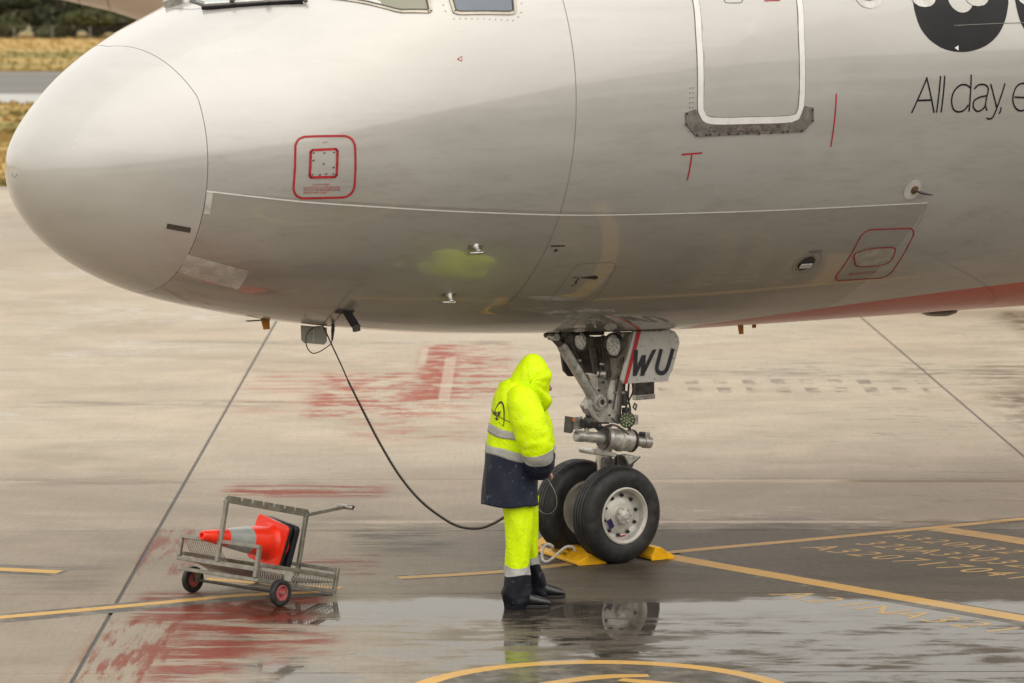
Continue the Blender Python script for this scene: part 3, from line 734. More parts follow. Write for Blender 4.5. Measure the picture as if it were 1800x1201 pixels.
q = MB(); barskin(q, (1.42, 93), (1.80, 97), .05, .11, .02); q.build('wiper_arm', M_wring, wq, smooth=False, bevel=.004)
q = MB(); ribbon(q, [(1.298,91.1), (1.318,81.3), (1.376,76.5)], .005, .004); q.build('sealant_line', M_seam, air, fix=False)
# long pale wing marking: black livery letter parts and the slogan
oc = np.array((7.258,17.6))
def blob(dx):
    L = [(6.759,17.2), (6.762,14.7), (6.788,11.6), (6.857,9.0), (6.956,7.2), (7.053,6.2), (7.177,5.7), (7.321,5.9), (7.475,7.1), (7.605,9.4), (7.695,12.5), (7.749,15.7), (7.760,16.9)]
    Lu = [(L[-1][0]+.02, 22), (L[-1][0]-.06, 29), (L[-1][0]-.3, 34), (L[0][0]+.35, 35), (L[0][0]+.1, 30), (L[0][0]-.02, 23)]
    q = np.array(smoothpath(L+Lu, 5, True)); t = np.arctan2((q[:, 1]-oc[1])*.035, q[:, 0]-oc[0])
    h = np.stack([oc[0]+.133*np.cos(t), oc[1]+np.degrees(.118*np.sin(t)/2.0)], 1)
    G = []
    for k in range(5):
        r = h+(q-h)*k/4; G.append(on(r[:, 0]+dx, r[:, 1], .0022))
    return MB().grid(np.array(G), closed_u=True)
blob(0).build('black_logo_letter', M_blackp, air, fix=False)
blob(1.075).build('black_logo_letter', M_blackp, air, fix=False)
q = MB(); patch(q, [(7.126,6.6), (7.169,7.1), (7.166,6.0)], .006, 1); q.build('white_triangle_stencil', M_white, air, fix=False)
W = .0135
def stroke(*pts, w=W): return [list(pts), w]
sl_ = MB()
for pts in ([(6.694,-7.2), (6.837,0.5)], [(6.831,0.5), (6.926,-7.3)], [(6.739,-4.5), (6.883,-4.5)],
            [(6.952,-7.3), (6.975,0.7)], [(7.000,-7.3), (7.019,0.7)],
            [(7.296,0.8), (7.292,-7.3)],
            [(7.293,-2.1), (7.244,-1.4), (7.178,-1.5), (7.116,-2.9), (7.100,-4.9), (7.128,-6.7), (7.184,-7.3), (7.242,-6.9), (7.279,-5.8)],
            [(7.330,-2.4), (7.376,-1.5), (7.442,-1.5), (7.480,-2.4), (7.467,-4.4), (7.461,-6.1), (7.484,-7.2)],
            [(7.472,-3.9), (7.394,-4.2), (7.337,-5.0), (7.336,-6.4), (7.382,-7.3), (7.434,-6.9), (7.466,-5.8)],
            [(7.503,-1.3), (7.585,-6.8)], [(7.657,-1.3), (7.599,-5.7), (7.557,-8.5), (7.524,-9.1), (7.487,-8.9)],
            [(7.629,-6.5), (7.627,-7.4), (7.615,-8.0)],
            [(7.765,-4.4), (7.943,-4.4), (7.925,-2.4), (7.862,-1.4), (7.789,-1.9), (7.751,-3.8), (7.757,-5.7), (7.800,-7.1), (7.858,-7.5), (7.916,-6.9)]):
    ribbon(sl_, pts, W, .003, n=5)
sl_.build('slogan_lettering', M_blackp, air, fix=False)

# probes, drains, vents and panels
def probe(x, a, label=None):
    p, t, b, nn = frame_at(x, a)
    o = MB().lathe([(.028, 0), (.030, .006), (.020, .02), (.019, .06), (.024, .066), (.022, .075), (0, .076)], p, nn, 14).build('air_data_probe', M_steel, air)
    MB().tube([p+nn*.072+t*.03, p+nn*.074-t*.03, p+nn*.074-t*.075], [.010, .010, .006], 8).build('probe_tube', M_steel, o)
    MB().box(p+nn*.004, (.11, .05, .006), Matrix((t, b, nn)).transposed()).build('probe_base', M_plate, o, smooth=False, bevel=.002)
probe(*(2.971,-35.1)); probe(*(2.994,-52.8))
p, t, b, nn = frame_at(*(6.885,-25.0))
q = MB(); patch(q, disc(*(6.867,-25.0), .085, 24), .003, 2); dd = q.build('vane_disc', M_wring, air, fix=False)
MB().lathe([(.035, 0), (.034, .012), (.02, .02), (0, .021)], p, nn, 16).build('vane_boss', mat('copper_boss', (.22, .14, .08), .4, .7), dd)
MB().tube([p+nn*.01, p+nn*.05+t*.05-b*.01, p+nn*.05+t*.16-b*.03], [.010, .011, .005], 8).build('vane', M_screw, dd)
p, t, b, nn = frame_at(*(6.119,-44.5))
q = MB(); patch(q, disc(*(6.119,-44.5), .075, 20), .003, 2); ov = q.build('vent_hole', M_dark, air, fix=False)
q = MB(); ribbon(q, disc(*(6.119,-44.5), .085, 20), .012, .004, True, 2); q.build('vent_rim', M_steel, ov, fix=False)
q = MB(); ribbon(q, disc(*(6.125,-44.5), .125, 24), .004, .003, True, 2); q.build('vent_circle', M_seam, ov, fix=False)
q = MB(); q.box(p+nn*.012-b*.02, (.11, .045, .006), Matrix((t, b, nn)).transposed()); q.build('vent_flap', M_wring, ov, smooth=False)
q = MB(); ribbon(q, [(6.068,-40.6), (6.207,-40.6)], .010, .003); ribbon(q, [(6.092,-41.2), (6.202,-41.2)], .008, .003); q.build('small_stencil', M_seam, air, fix=False)
q = MB(); patch(q, rrect([(6.553,-42.2), (6.698,-40.7), (6.973,-40.8), (7.018,-45.7), (6.920,-46.8), (6.674,-46.7)], .3), .003, 3); pl = q.build('access_cover', mat('bare_cover_metal', (.50, .48, .44), .4, .4, var=.12, scale=14), air, fix=False)
q = MB(); ribbon(q, rrect([(6.553,-42.2), (6.698,-40.7), (6.973,-40.8), (7.018,-45.7), (6.920,-46.8), (6.674,-46.7)], .3), .010, .005, True, 2); q.build('cover_outline', M_redp, pl, fix=False)
q = MB(); ribbon(q, rrect([(6.547,-51.7), (6.521,-35.1), (7.077,-35.4), (7.124,-51.7)], .17), .011, .003, True, 3); q.build('panel_outline', M_redp, air, fix=False)
skin_text('panel_lettering', 'AREA SMOOTH AND CLEAN', (6.661,-49.8), (6.940,-49.5), .03, M_redp)
q = MB(); ribbon(q, rrect([(3.892,-56.0), (3.893,-41.7), (4.268,-41.6), (4.309,-56.8)], .2), .004, .002, True, 3); q.build('hatch_outline', M_seam, air, fix=False)
q = MB(); patch(q, smoothpath([(4.000,-46.5), (4.056,-46.2), (4.137,-45.9), (4.166,-46.4), (4.160,-47.2), (4.088,-46.8)], 3, True), .004, 2); q.build('hatch_latch', M_screw, air, fix=False)
q = MB(); ribbon(q, [(4.004,-46.7), (3.996,-47.7), (4.010,-48.8)], .012, .003); ribbon(q, [(3.934,-46.4), (3.993,-46.4)], .006, .003); ribbon(q, [(3.976,-49.4), (4.010,-49.3)], .008, .003); q.build('hatch_stencil', M_screw, air, fix=False)
q = MB(); ribbon(q, [(3.593,-35.8), (3.715,-35.9)], .012, .003); patch(q, disc(*(3.655,-37.2), .015, 8), .003, 1); q.build('small_stencil', M_screw, air, fix=False)
q = MB(); ribbon(q, [(0.764,-29.4), (0.915,-30.2)], .042, .002); q.build('radome_vent_slot', mat('vent_slot_dark', (.07, .055, .04), .6, var=.3, scale=60), air, fix=False)
M_tape = mat('repair_tape', (.56, .545, .51), .3, .1, coat=1, coat_rough=.05)
q = MB(); patch(q, dense([(0.963,-12.7), (1.003,-13.2), (1.008,-22.4), (0.968,-22.2)], 4), .0015, 3); q.build('repair_patch', M_tape, air, fix=False)
q = MB(); patch(q, dense([(0.956,-42.6), (1.407,-47.2), (1.430,-58.9), (0.963,-54.2)]), .002, 10); q.build('repair_patch', M_tape, air, fix=False)
# drain mast under the nose, orange blade antennas along the keel
M_org = mat('amber_antenna', (.55, .23, .03), .4, var=.2, scale=20)
def keelpt(px_x, y=0.): return np.array([px_x, y, float(section(np.array(px_x))[1])])
mm = (2.442,-0.55,2.121); f0 = (2.336,-65.2)
p, t, b, nn = frame_at(*f0)
o = MB().prism([p+t*-.035-nn*.01, p+t*.03-nn*.01, p+t*.12+Vector((0, 0, -.115)), p+t*.05+Vector((0, 0, -.115))], b*.03).build('drain_mast', M_blackp, air, smooth=False, bevel=.004)
MB().lathe([(.028, -.02), (.030, .03), (.018, .031), (.018, .0)], p+t*.085+Vector((0, 0, -.115))+b*.015, (.2, 0, -1), 12).build('drain_nozzle', M_screw, o)
MB().box(p+nn*.004, (.13, .07, .01), Matrix((t, b, nn)).transposed()).build('mast_base', M_screw, o, smooth=False)
def antenna(px, y, h, w):
    z = float(surfP(np.array(px), -pi/2+math.asin(y/float(section(np.array(px))[2])))[2])
    o = MB().prism([(px-w*.6, y-.006, z+.04), (px+w*.5, y-.006, z+.04), (px+w*.55, y-.006, z-h), (px-w*.15, y-.006, z-h)], (0, .012, 0)).build('blade_antenna', M_org, air, smooth=False, bevel=.003)
    MB().box((px, y, z-.004), (w*4.2, .03, .008)).build('antenna_base', M_plate, o, smooth=False)
antenna((2.067,-0.247,2.06)[0], 0, .075, .075)
antenna((6.625,-0.186,1.79)[0], .0, .085, .06)
antenna((6.864,-0.36,1.79)[0], .12, .06, .05)
q = MB(); q.lathe([(0, -.05), (.10, -.045), (.16, -.02), (.17, 0)], keelpt((8.798,-0.249,1.79)[0]), (0, 0, 1), 20); q.build('beacon_fairing', M_plate, air)
# open service panel hanging under the nose, with the headset socket
hx = (2.561,0.071,2)
hp = np.array((2.487,-0.02,1.998))
o = MB(); z0 = hp[2]+.02
Pn = [(hp[0]-.115, hp[1], z0), (hp[0]+.115, hp[1], z0-.03), (hp[0]+.115, hp[1], z0-.135), (hp[0]+.09, hp[1], z0-.158), (hp[0]-.085, hp[1], z0-.135), (hp[0]-.112, hp[1], z0-.11)]
o.prism(Pn, (0, .008, 0)); hat = o.build('service_hatch', mat('hatch_grey', (.42, .42, .40), .45, var=.1), air, smooth=False, bevel=.002)
MB().box((hp[0]-.01, hp[1]-.005, z0-.085), (.012, .006, .095)).build('hatch_stay', M_wring, hat, smooth=False)
skin_z = float(section(np.array(hp[0]))[1])
q = MB(); q.add([on(x, a, .003) for x, a in [(hp[0]-.11, -93), (hp[0]+.11, -93), (hp[0]+.11, -84), (hp[0]-.11, -84)]], [(0, 1, 2, 3)]); q.build('hatch_opening', M_dark, air, smooth=False, fix=False)
q = MB(); ribbon(q, [(x, -90+6.5*min(1, (x-1.9)/.5)) for x in np.linspace(1.75, 4.3, 24)], .005, .002); q.build('skin_joint', M_seam, air, fix=False)
q = MB(); ribbon(q, [(2.412,-75.9), (2.331,-66.6), (2.311,-63.2)], .006, .006); q.build('stray_wire', M_blackp, air, fix=False)

# ---------------------------------------------------------------- nose gear
M_gear = mat('gear_grey_paint', (.56, .54, .50), .36, .45, coat=.4, coat_rough=.2, var=.2, scale=14, dirt=((.16, .14, .115), .55))
M_gdk = mat('gear_dark_metal', (.10, .095, .085), .5, .4, var=.3, scale=14)
M_chrome = mat('chrome_piston', (.62, .60, .57), .22, 1., var=.1)
M_rub = mat('tyre_rubber', (.020, .020, .021), .55, var=.3, scale=14, bump=.2, bscale=90, dirt=((.085, .078, .07), .5))
M_rim = mat('rim_paint', (.56, .54, .49), .4, .15, coat=.4, var=.08, scale=10, dirt=((.25, .22, .18), .5))
M_hose = mat('black_hose', (.02, .02, .02), .45)
M_lens = mat('lamp_lens', (.82, .81, .78), .15, .1, coat=1, coat_rough=.03, var=.35, scale=60, bump=.6, bscale=90)
M_plW = mat('gear_door_paint', (.60, .585, .55), .35, .1, coat=.8, var=.05, scale=6, dirt=((.3, .28, .25), .4))
def V(*p): return Vector(p)
st = MB()
st.tube([(5.412,0,1.789), (5.356,0,1.542), (5.294,0,1.319), (5.278,0,1.083)], [.085, .085, .10, .095], 18)
strut = st.build('gear_leg', M_gear, air)
cast = MB().prism([(5.101,-0.06,1.491), (5.242,-0.06,1.427), (5.401,-0.06,1.544), (5.469,-0.06,1.676), (5.424,-0.06,1.452), (5.368,-0.06,1.251), (5.323,-0.06,1.086), (5.187,-0.06,1.078), (5.073,-0.06,1.167), (5.034,-0.06,1.233), (5.112,-0.06,1.305)], (0, .14, 0))
cast.build('leg_casting', M_gear, air, bevel=.018, seg=3, auto=30)
MB().prism([(5.2,-0.1,1.614), (5.313,-0.1,1.607), (5.302,-0.1,1.499), (5.274,-0.1,1.429), (5.223,-0.1,1.432)], (0, .07, 0)).build('lamp_stem', M_gear, air, bevel=.012, auto=30)
pb = Vector((5.135,-0.06,1.262)); bo = MB(); bo.lathe([(.072, .05), (.072, -.02), (.055, -.03), (.04, -.03), (.04, -.045), (.022, -.045), (.022, -.01), (0, -.01)], pb, (0, 1, 0), 24)
bo = bo.build('pivot_boss', M_gear, air)
MB().lathe([(.02, -.05), (0, -.05)], pb, (0, 1, 0), 12).build('pivot_pin', M_gdk, bo)
MB().lathe([(.018, -.03), (.014, -.045), (0, -.045)], pb+V(.085, 0, -.004), (0, 1, 0), 10).build('pivot_pin', M_gdk, bo)
br = MB().tube([(4.702,-0.12,1.762), (4.736,-0.12,1.716), (4.982,-0.12,1.377), (5.033,-0.12,1.302)], [.036, .043, .043, .05], 14)
br = br.build('drag_brace', M_gear, air)
MB().tube([(4.993,-0.12,1.291), (4.982,-0.12,1.233), (5.028,-0.12,1.158), (5.107,-0.12,1.098)], [.035, .036, .03, .022], 10).build('brace_fork', M_gear, br)
MB().tube([(4.588,-0.14,1.824), (4.643,-0.14,1.794), (4.693,-0.14,1.746)], [.028, .03, .03], 10).build('brace_fork', M_gdk, br)
MB().lathe([(.04, -.06), (.042, .04), (.02, .045), (0, .045)], Vector((4.737,-0.14,1.797)), (0, 1, 0), 16).build('brace_bolt', M_gdk, br)
MB().lathe([(.03, -.05), (.03, .04), (0, .045)], Vector((4.606,-0.16,1.815)), (0, 1, 0), 12).build('brace_bolt', M_gear, br)
MB().tube([(4.573,-0.1,1.822), (4.684,-0.1,1.838), (4.806,-0.1,1.826), (5.142,-0.1,1.812)], .02, 8).build('brace_crossbar', M_gdk, br)
MB().prism([(4.648,-0.2,1.825), (4.747,-0.2,1.944), (4.82,-0.2,1.949), (4.72,-0.2,1.794)], (0, .05, 0)).build('brace_arm', M_gdk, br, bevel=.006)
for a, b, m_ in (((5.062,-0.05,1.781), (5.125,-0.05,1.493), M_gdk), ((5.142,-0.1,1.789), (5.183,-0.1,1.493), M_gdk)):
    a, b = Vector(a), Vector(b); q = MB().tube([a, a+(b-a)*.27, a+(b-a)*.28, b], [.016, .016, .036, .034], 12); q.build('downlock_strut', m_, air)
MB().tube([(5.097,-0.08,1.49), (5.179,-0.12,1.482)], .026, 12).build('cross_bolt', M_gear, air)
MB().lathe([(.03, 0), (.03, .02), (.014, .025), (0, .025)], Vector((5.173,-0.12,1.482)), (.3, -1, 0), 12).build('cross_bolt', M_gdk, air)
def lamp(c, r, axis, lens, deep=.07, name='taxi_lamp'):
    c = Vector(c)
    o = MB().lathe([(r*.5, -deep), (r*.9, -deep*.5), (r*1.08, 0), (r*1.08, .02), (r*.97, .024), (r*.95, .01)], c, axis, 28).build(name, M_gdk, air)
    MB().lathe([(r*.96, .008), (r*.8, .014), (r*.4, .018), (0, .019)], c, axis, 28).build('lamp_lens', lens, o); return o
lamp((5.148,-0.24,1.723), .092, (-1, -.12, 0), M_lens)
lamp((4.914,-0.12,1.763), .078, (-1, -.12, 0), M_lens)
lo_c = Vector((5.342,-0.16,1.113)); ax = Vector((-.75, -.66, .0)).normalized()
M_led = mat('led_lens', (.30, .36, .20), .2, coat=1, var=.2)
lm = lamp(lo_c, .060, ax, M_gdk, .05, 'turnoff_lamp')
u_ = ax.orthogonal().normalized(); w_ = ax.cross(u_)
for i in range(19):
    rr, aa = (0, 0) if i == 0 else ((.024, (i-1)*pi/3) if i < 7 else (.047, (i-7)*pi/6))
    MB().lathe([(.0115, 0), (.009, .006), (0, .008)], lo_c+ax*.019+(u_*cos(aa)+w_*sin(aa))*rr, ax, 8).build('led', M_led, lm)
MB().box(lo_c+V(.05, -.03, .0), (.04, .05, .075)).build('lamp_bracket', M_gear, lm, bevel=.006)
# registration door and the far door
M_wudark = mat('registration_black', (.030, .030, .036), .45, var=.15)
wy = -.33
door_poly = [(5.276,-0.33,1.84), (5.629,-0.33,1.829), (5.686,-0.33,1.808), (5.721,-0.33,1.765), (5.733,-0.33,1.715), (5.665,-0.33,1.506), (5.637,-0.33,1.471), (5.614,-0.33,1.418), (5.175,-0.33,1.424), (5.153,-0.33,1.457)]
gd = MB().prism(door_poly, (0, .03, 0)).build('gear_door', M_plW, air, smooth=False, bevel=.004)
def flat(name, pts, w, m, par, y):
    P = np.array(pts, float); P[:, 1] = y; T = np.gradient(P, axis=0); T /= np.linalg.norm(T, axis=1)[:, None]; S_ = np.cross(np.array([0, -1., 0]), T)
    return MB().grid(np.stack([P+S_*w/2, P-S_*w/2], 1)).build(name, m, par, smooth=False, fix=False)
def polyflat(name, pts, m, par, y):
    return MB().add([(p[0], y, p[2]) for p in pts], [tuple(range(len(pts)))]).build(name, m, par, smooth=False, fix=False)
polyflat('red_stripe', [(5.301,-0.33,1.838), (5.344,-0.33,1.836), (5.204,-0.33,1.424), (5.17,-0.33,1.424)], mat('red_stripe_paint', (.50, .035, .035), .4), gd, wy-.003)
def wline(a, b, w): 
    return [(a[0]-w/2, 0, a[2]), (a[0]+w/2, 0, a[2]), (b[0]+w/2, 0, b[2]), (b[0]-w/2, 0, b[2])]
def letter(name, segs, w):
    q = MB()
    for i, (a, b) in enumerate(segs): q.add([(p[0], wy-.004-.0006*i, p[2]) for p in wline(a, b, w)], [(0, 1, 2, 3)])
    q.build(name, M_wudark, gd, smooth=False, fix=False)
letter('letter_w', [((5.29,-0.33,1.686), (5.28,-0.33,1.48)), ((5.367,-0.33,1.641), (5.277,-0.33,1.48)), ((5.37,-0.33,1.641), (5.354,-0.33,1.476)), ((5.475,-0.33,1.678), (5.348,-0.33,1.476))], .040)
flat('letter_u', smoothpath([(5.544,-0.33,1.678), (5.521,-0.33,1.605), (5.501,-0.33,1.543), (5.505,-0.33,1.507), (5.539,-0.33,1.486), (5.579,-0.33,1.493), (5.608,-0.33,1.527), (5.636,-0.33,1.598), (5.661,-0.33,1.673)], 5), .036, M_wudark, gd, wy-.004)
q = MB()
for x_, z_ in [(h[0], h[2]) for h in ((5.417,-0.33,1.823), (5.474,-0.33,1.82), (5.532,-0.33,1.817), (5.589,-0.33,1.813), (5.641,-0.33,1.801), (5.687,-0.33,1.767), (5.704,-0.33,1.721), (5.687,-0.33,1.658), (5.665,-0.33,1.596), (5.338,-0.33,1.711), (5.372,-0.33,1.709), (5.305,-0.33,1.447), (5.476,-0.33,1.445))]:
    q.lathe([(.006, 0), (.004, .004), (0, .004)], (x_, wy-.001, z_), (0, -1, 0), 6)
tag(q.build('rivet_heads', M_plate, gd), kind='stuff')
MB().prism([(5.016,0.3,1.738), (5.796,0.3,1.73), (5.715,0.3,1.494), (5.375,0.3,1.419), (5.113,0.3,1.431), (5.062,0.3,1.48)], (0, .03, 0)).build('gear_door', M_gdk, air, smooth=False, bevel=.004)
MB().prism([(5.351,-0.02,1.798), (5.534,-0.02,1.788), (5.455,-0.02,1.538), (5.392,-0.02,1.569)], (0, .03, 0)).build('bay_rib', M_gdk, air, smooth=False, bevel=.004)
hb = MB().box(V(*(5.768,0.18,1.289)), (.19, .05, .15)).build('hydraulic_box', M_gdk, air, smooth=False, bevel=.006)
MB().box(V(*(5.751,0.15,1.238)), (.20, .04, .04)).build('box_rail', M_gear, hb, smooth=False, bevel=.004)
# door hinge fairing bulge under the keel
MB().tube([(5.004,-0.28,1.869), (5.191,-0.33,1.881), (5.531,-0.33,1.871), (5.692,-0.33,1.857)], [.03, .045, .05, .02], 10).build('door_fairing', M_gdk, air)
# hoses
for pts, r in (([(5.386,-0.08,1.456), (5.354,-0.1,1.324), (5.377,-0.1,1.209), (5.361,-0.1,1.051)], .009), ([(5.42,-0.08,1.418), (5.379,-0.12,1.279), (5.417,-0.1,1.174), (5.401,-0.1,1.002)], .008),
               ([(5.465,-0.06,1.395), (5.424,-0.12,1.321), (5.341,-0.14,1.211), (5.322,-0.12,1.078)], .007), ([(5.387,-0.14,1.053), (5.393,-0.14,1.002), (5.421,-0.14,0.991), (5.53,-0.14,0.979)], .005),
               ([(4.889,-0.14,1.147), (4.958,-0.16,1.095), (5.069,-0.14,1.067), (5.199,-0.14,1.075)], .010), ([(4.945,-0.14,1.175), (5.035,-0.14,1.114), (5.163,-0.15,1.097)], .007)):
    MB().tube(smoothpath(pts, 6), r, 7).build('hydraulic_hose', M_hose, air)
for pts, r in (([(5.153,-0.13,1.755), (5.117,-0.12,1.567), (5.098,-0.1,1.458)], .007), ([(5.332,-0.12,1.608), (5.357,-0.11,1.461), (5.31,-0.12,1.283), (5.299,-0.12,1.125)], .007), ([(5.294,-0.11,1.465), (5.267,-0.11,1.331), (5.239,-0.11,1.197)], .006),
               ([(4.791,-0.12,1.766), (4.866,-0.14,1.629), (4.978,-0.14,1.451)], .006), ([(5.099,-0.16,1.067), (5.168,-0.18,1.086), (5.253,-0.18,1.057), (5.341,-0.17,0.996)], .008), ([(5.214,-0.12,1.131), (5.261,-0.14,1.089), (5.318,-0.14,1.112)], .007)):
    MB().tube(smoothpath(pts, 6), r, 7).build('hydraulic_hose', M_gdk, air)
for h in ((5.109,-0.13,1.568), (5.314,-0.13,1.329), (5.259,-0.12,1.332), (4.869,-0.15,1.612), (4.937,-0.15,1.504)):
    MB().box(Vector(h), (.026, .03, .016)).build('hose_clamp', M_gear, air, smooth=False, bevel=.003)
for h in ((5.17,-0.065,1.414), (5.125,-0.065,1.354), (5.262,-0.065,1.281), (5.228,-0.065,1.148), (5.313,-0.065,1.178), (5.364,-0.065,1.42)):
    MB().lathe([(.011, 0), (.011, .01), (.006, .012), (.006, .02), (0, .02)], Vector(h), (0, -1, 0), 6).build('casting_bolt', M_gdk, air)
MB().box(Vector((5.284,-0.066,1.226)), (.03, .004, .05)).build('data_plate', M_steel, air, smooth=False)
q = MB(); q.tube([(5.43,-0.12,1.202), (5.447,-0.12,1.233), (5.465,-0.12,1.218), (5.453,-0.12,1.178)], .008, 6, closed=True); q.build('hose_clip', M_gdk, air)
q = MB().box(V(*(5.354,-0.1,1.278)), (.04, .04, .12)); q.box(V(*(5.377,-0.1,1.177)), (.06, .05, .05)); q.build('valve_block', M_gdk, air, bevel=.008)
# steering actuator lying fore and aft
aL, aR = Vector((4.869,-0.1,1.014)), Vector((5.62,-0.1,0.904)); ad = (aR-aL).normalized(); L = (aR-aL).length
sa = MB().lathe([(0, .37*L), (.075, .375*L), (.092, .39*L), (.095, .43*L), (.085, .45*L), (.085, .56*L), (.095, .57*L), (.095, .60*L), (.085, .61*L), (.088, .72*L), (.065, .74*L), (0, .74*L)], aL, ad, 24).build('steering_actuator', M_gear, air, auto=30)
MB().lathe([(0, 0), (.036, .004), (.046, .012), (.046, .10*L), (.040, .105*L), (.040, .14*L), (.044, .145*L), (.044, .40*L)], aL, ad, 18).build('actuator_cylinder', M_gear, sa, auto=30)
MB().lathe([(.040, .70*L), (.040, .90*L), (.048, .905*L), (.048, .99*L), (.04, L), (0, L)], aL, ad, 18).build('actuator_cylinder', M_gear, sa, auto=30)
MB().lathe([(.088, .36*L), (.088, .385*L), (.05, .386*L)], aL, ad, 24).build('actuator_ring', M_gdk, sa)
MB().lathe([(.092, .735*L), (.092, .755*L), (.045, .757*L)], aL, ad, 24).build('actuator_ring', M_gdk, sa)
MB().box(aL+ad*L*.14+V(0, -.01, .06), (.035, .03, .07)).build('actuator_lug', M_gear, sa, bevel=.006)
MB().box(aL+ad*L*.95+V(0, 0, .055), (.05, .04, .06)).build('actuator_lug', M_gear, sa, bevel=.008)
MB().box(aL+ad*L*.89+V(0, 0, .055), (.04, .05, .05)).build('actuator_lug', M_gdk, sa, bevel=.008)
sb = MB().box(V(*(4.916,-0.06,1.106)), (.10, .02, .10)).build('sensor_bracket', M_gear, air, smooth=False, bevel=.003)
MB().prism([(4.835,-0.1,1.165), (4.863,-0.1,1.159), (4.847,-0.1,1.043), (4.824,-0.1,1.035)], (0, .09, 0)).build('bracket_plate', M_gdk, sb, smooth=False)
MB().box(V(*(4.837,-0.12,1.144)), (.015, .012, .028)).build('orange_marker', NT('orange_reflector').set(color=(.9, .22, .02), rough=.3).mat, sb, smooth=False, bevel=.003)
q = MB(); 
for h, s_ in (((4.994,-0.12,1.115), .05), ((5.075,-0.08,1.124), .045), ((4.964,-0.1,1.102), .035), ((5.099,-0.1,1.07), .03)): q.lathe([(s_*.6, -s_), (s_, -s_*.5), (s_, s_*.5), (s_*.5, s_)], Vector(h), (.3, 1, .4), 10)
q.build('sensor_block', M_gdk, sb, auto=30)
# collar, piston, torque link
MB().prism([(5.011,-0.12,0.888), (5.045,-0.12,0.899), (5.272,-0.12,0.846), (5.266,-0.12,0.814), (5.017,-0.12,0.856)], (0, .17, 0)).build('piston_collar', M_gear, air, bevel=.008)
MB().tube([(5.233,0,0.891), (5.223,0,0.504)], .066, 18).build('gear_piston', M_chrome, air)
MB().prism([(5.145,-0.1,0.813), (5.259,-0.1,0.804), (5.259,-0.1,0.672), (5.135,-0.1,0.682)], (0, .03, 0)).build('torque_link', M_gdk, air, bevel=.006)
MB().prism([(5.309,-0.08,0.825), (5.406,-0.08,0.822), (5.549,-0.08,0.793), (5.475,-0.08,0.744), (5.435,-0.08,0.656), (5.303,-0.08,0.666)], (0, .05, 0)).build('torque_link', M_gdk, air, bevel=.006)
MB().prism([(5.331,-0.14,0.825), (5.497,-0.14,0.808), (5.377,-0.14,0.744)], (0, .03, 0)).build('link_fin', M_gear, air, bevel=.004)
WX, WZ, WR = 5.165, .383, .385
MB().tube([(WX, -.30, WZ), (WX, .30, WZ)], .05, 14).build('axle', M_gear, air)
MB().tube([(5.25, 0, .62), (WX, 0, WZ)], [.075, .08], 16).build('axle_fork', M_gear, air)
tyre_prof = [(.205, -.075), (.222, -.102), (.25, -.114), (.29, -.119), (.325, -.115), (.352, -.102), (.370, -.086), (.379, -.066), (.382, -.056), (.375, -.053), (.375, -.047), (.383, -.044), (.385, -.026), (.385, -.022), (.377, -.019), (.377, -.013), (.385, -.010)]
tyre_prof = tyre_prof + [(r, -d) for r, d in tyre_prof[::-1]]
wheel0 = None
for yy, sgn in ((-.25, -1), (.25, 1)):
    c = (WX, yy, WZ); axis = (0, -sgn, 0)
    # the outer face looks along sgn*y
    rim = MB().lathe([(.2, .09), (.226, .104), (.226, .112), (.215, .116), (.205, .108), (.196, .098), (.190, .05), (.178, .036), (.160, .030), (.135, .050), (.10, .062), (.088, .064), (.084, .068), (.070, .07), (.066, .10), (.055, .104), (.020, .124), (0, .124)], c, (0, sgn, 0), 48, cap=False)
    rim = rim.build('nose_wheel', M_rim, air, auto=28)
    MB().lathe(tyre_prof, c, axis, 72, cap=False).build('tyre', M_rub, rim, auto=40)
    if sgn < 0:
        for k_ in range(10):
            a = k_*pi/5+.2; p = Vector(c)+V(cos(a)*.158, -.036, sin(a)*.158)
            MB().lathe([(.015, 0), (.015, .014), (.008, .016), (.008, .03), (0, .03)], p, (0, -1, 0), 8).build('bolt', M_hose, rim, auto=30)
        MB().box(Vector(c)+V(-.105, -.062, -.06), (.045, .006, .075), Matrix.Rotation(R(-28), 3, 'Y')).build('wheel_tag', mat('purple_tag', (.03, .015, .09), .4), rim, smooth=False)
        MB().box(Vector(c)+V(.17, -.108, -.125), (.008, .006, .05), Matrix.Rotation(R(28), 3, 'Y')).build('red_mark', M_redp, rim, smooth=False)
        MB().tube([Vector(c)+V(.0, -.045, -.17), Vector(c)+V(.05, -.05, -.165)], .006, 6).build('tyre_valve', M_redp, rim)
        for k_ in range(7):
            a = k_*2*pi/7; MB().box(Vector(c)+V(cos(a)*.06, -.105, sin(a)*.06), (.016, .02, .02), Matrix.Rotation(-a, 3, 'Y')).build('hub_lug', M_gear, rim, smooth=False, bevel=.003)
    else:
        MB().lathe([(.2, -.08), (.226, -.104), (.226, -.112), (.20, -.105), (.19, -.05), (.07, -.03), (.07, -.12), (0, -.12)], c, (0, 1, 0), 40, cap=False).build('inner_rim', M_rim, rim, auto=28)

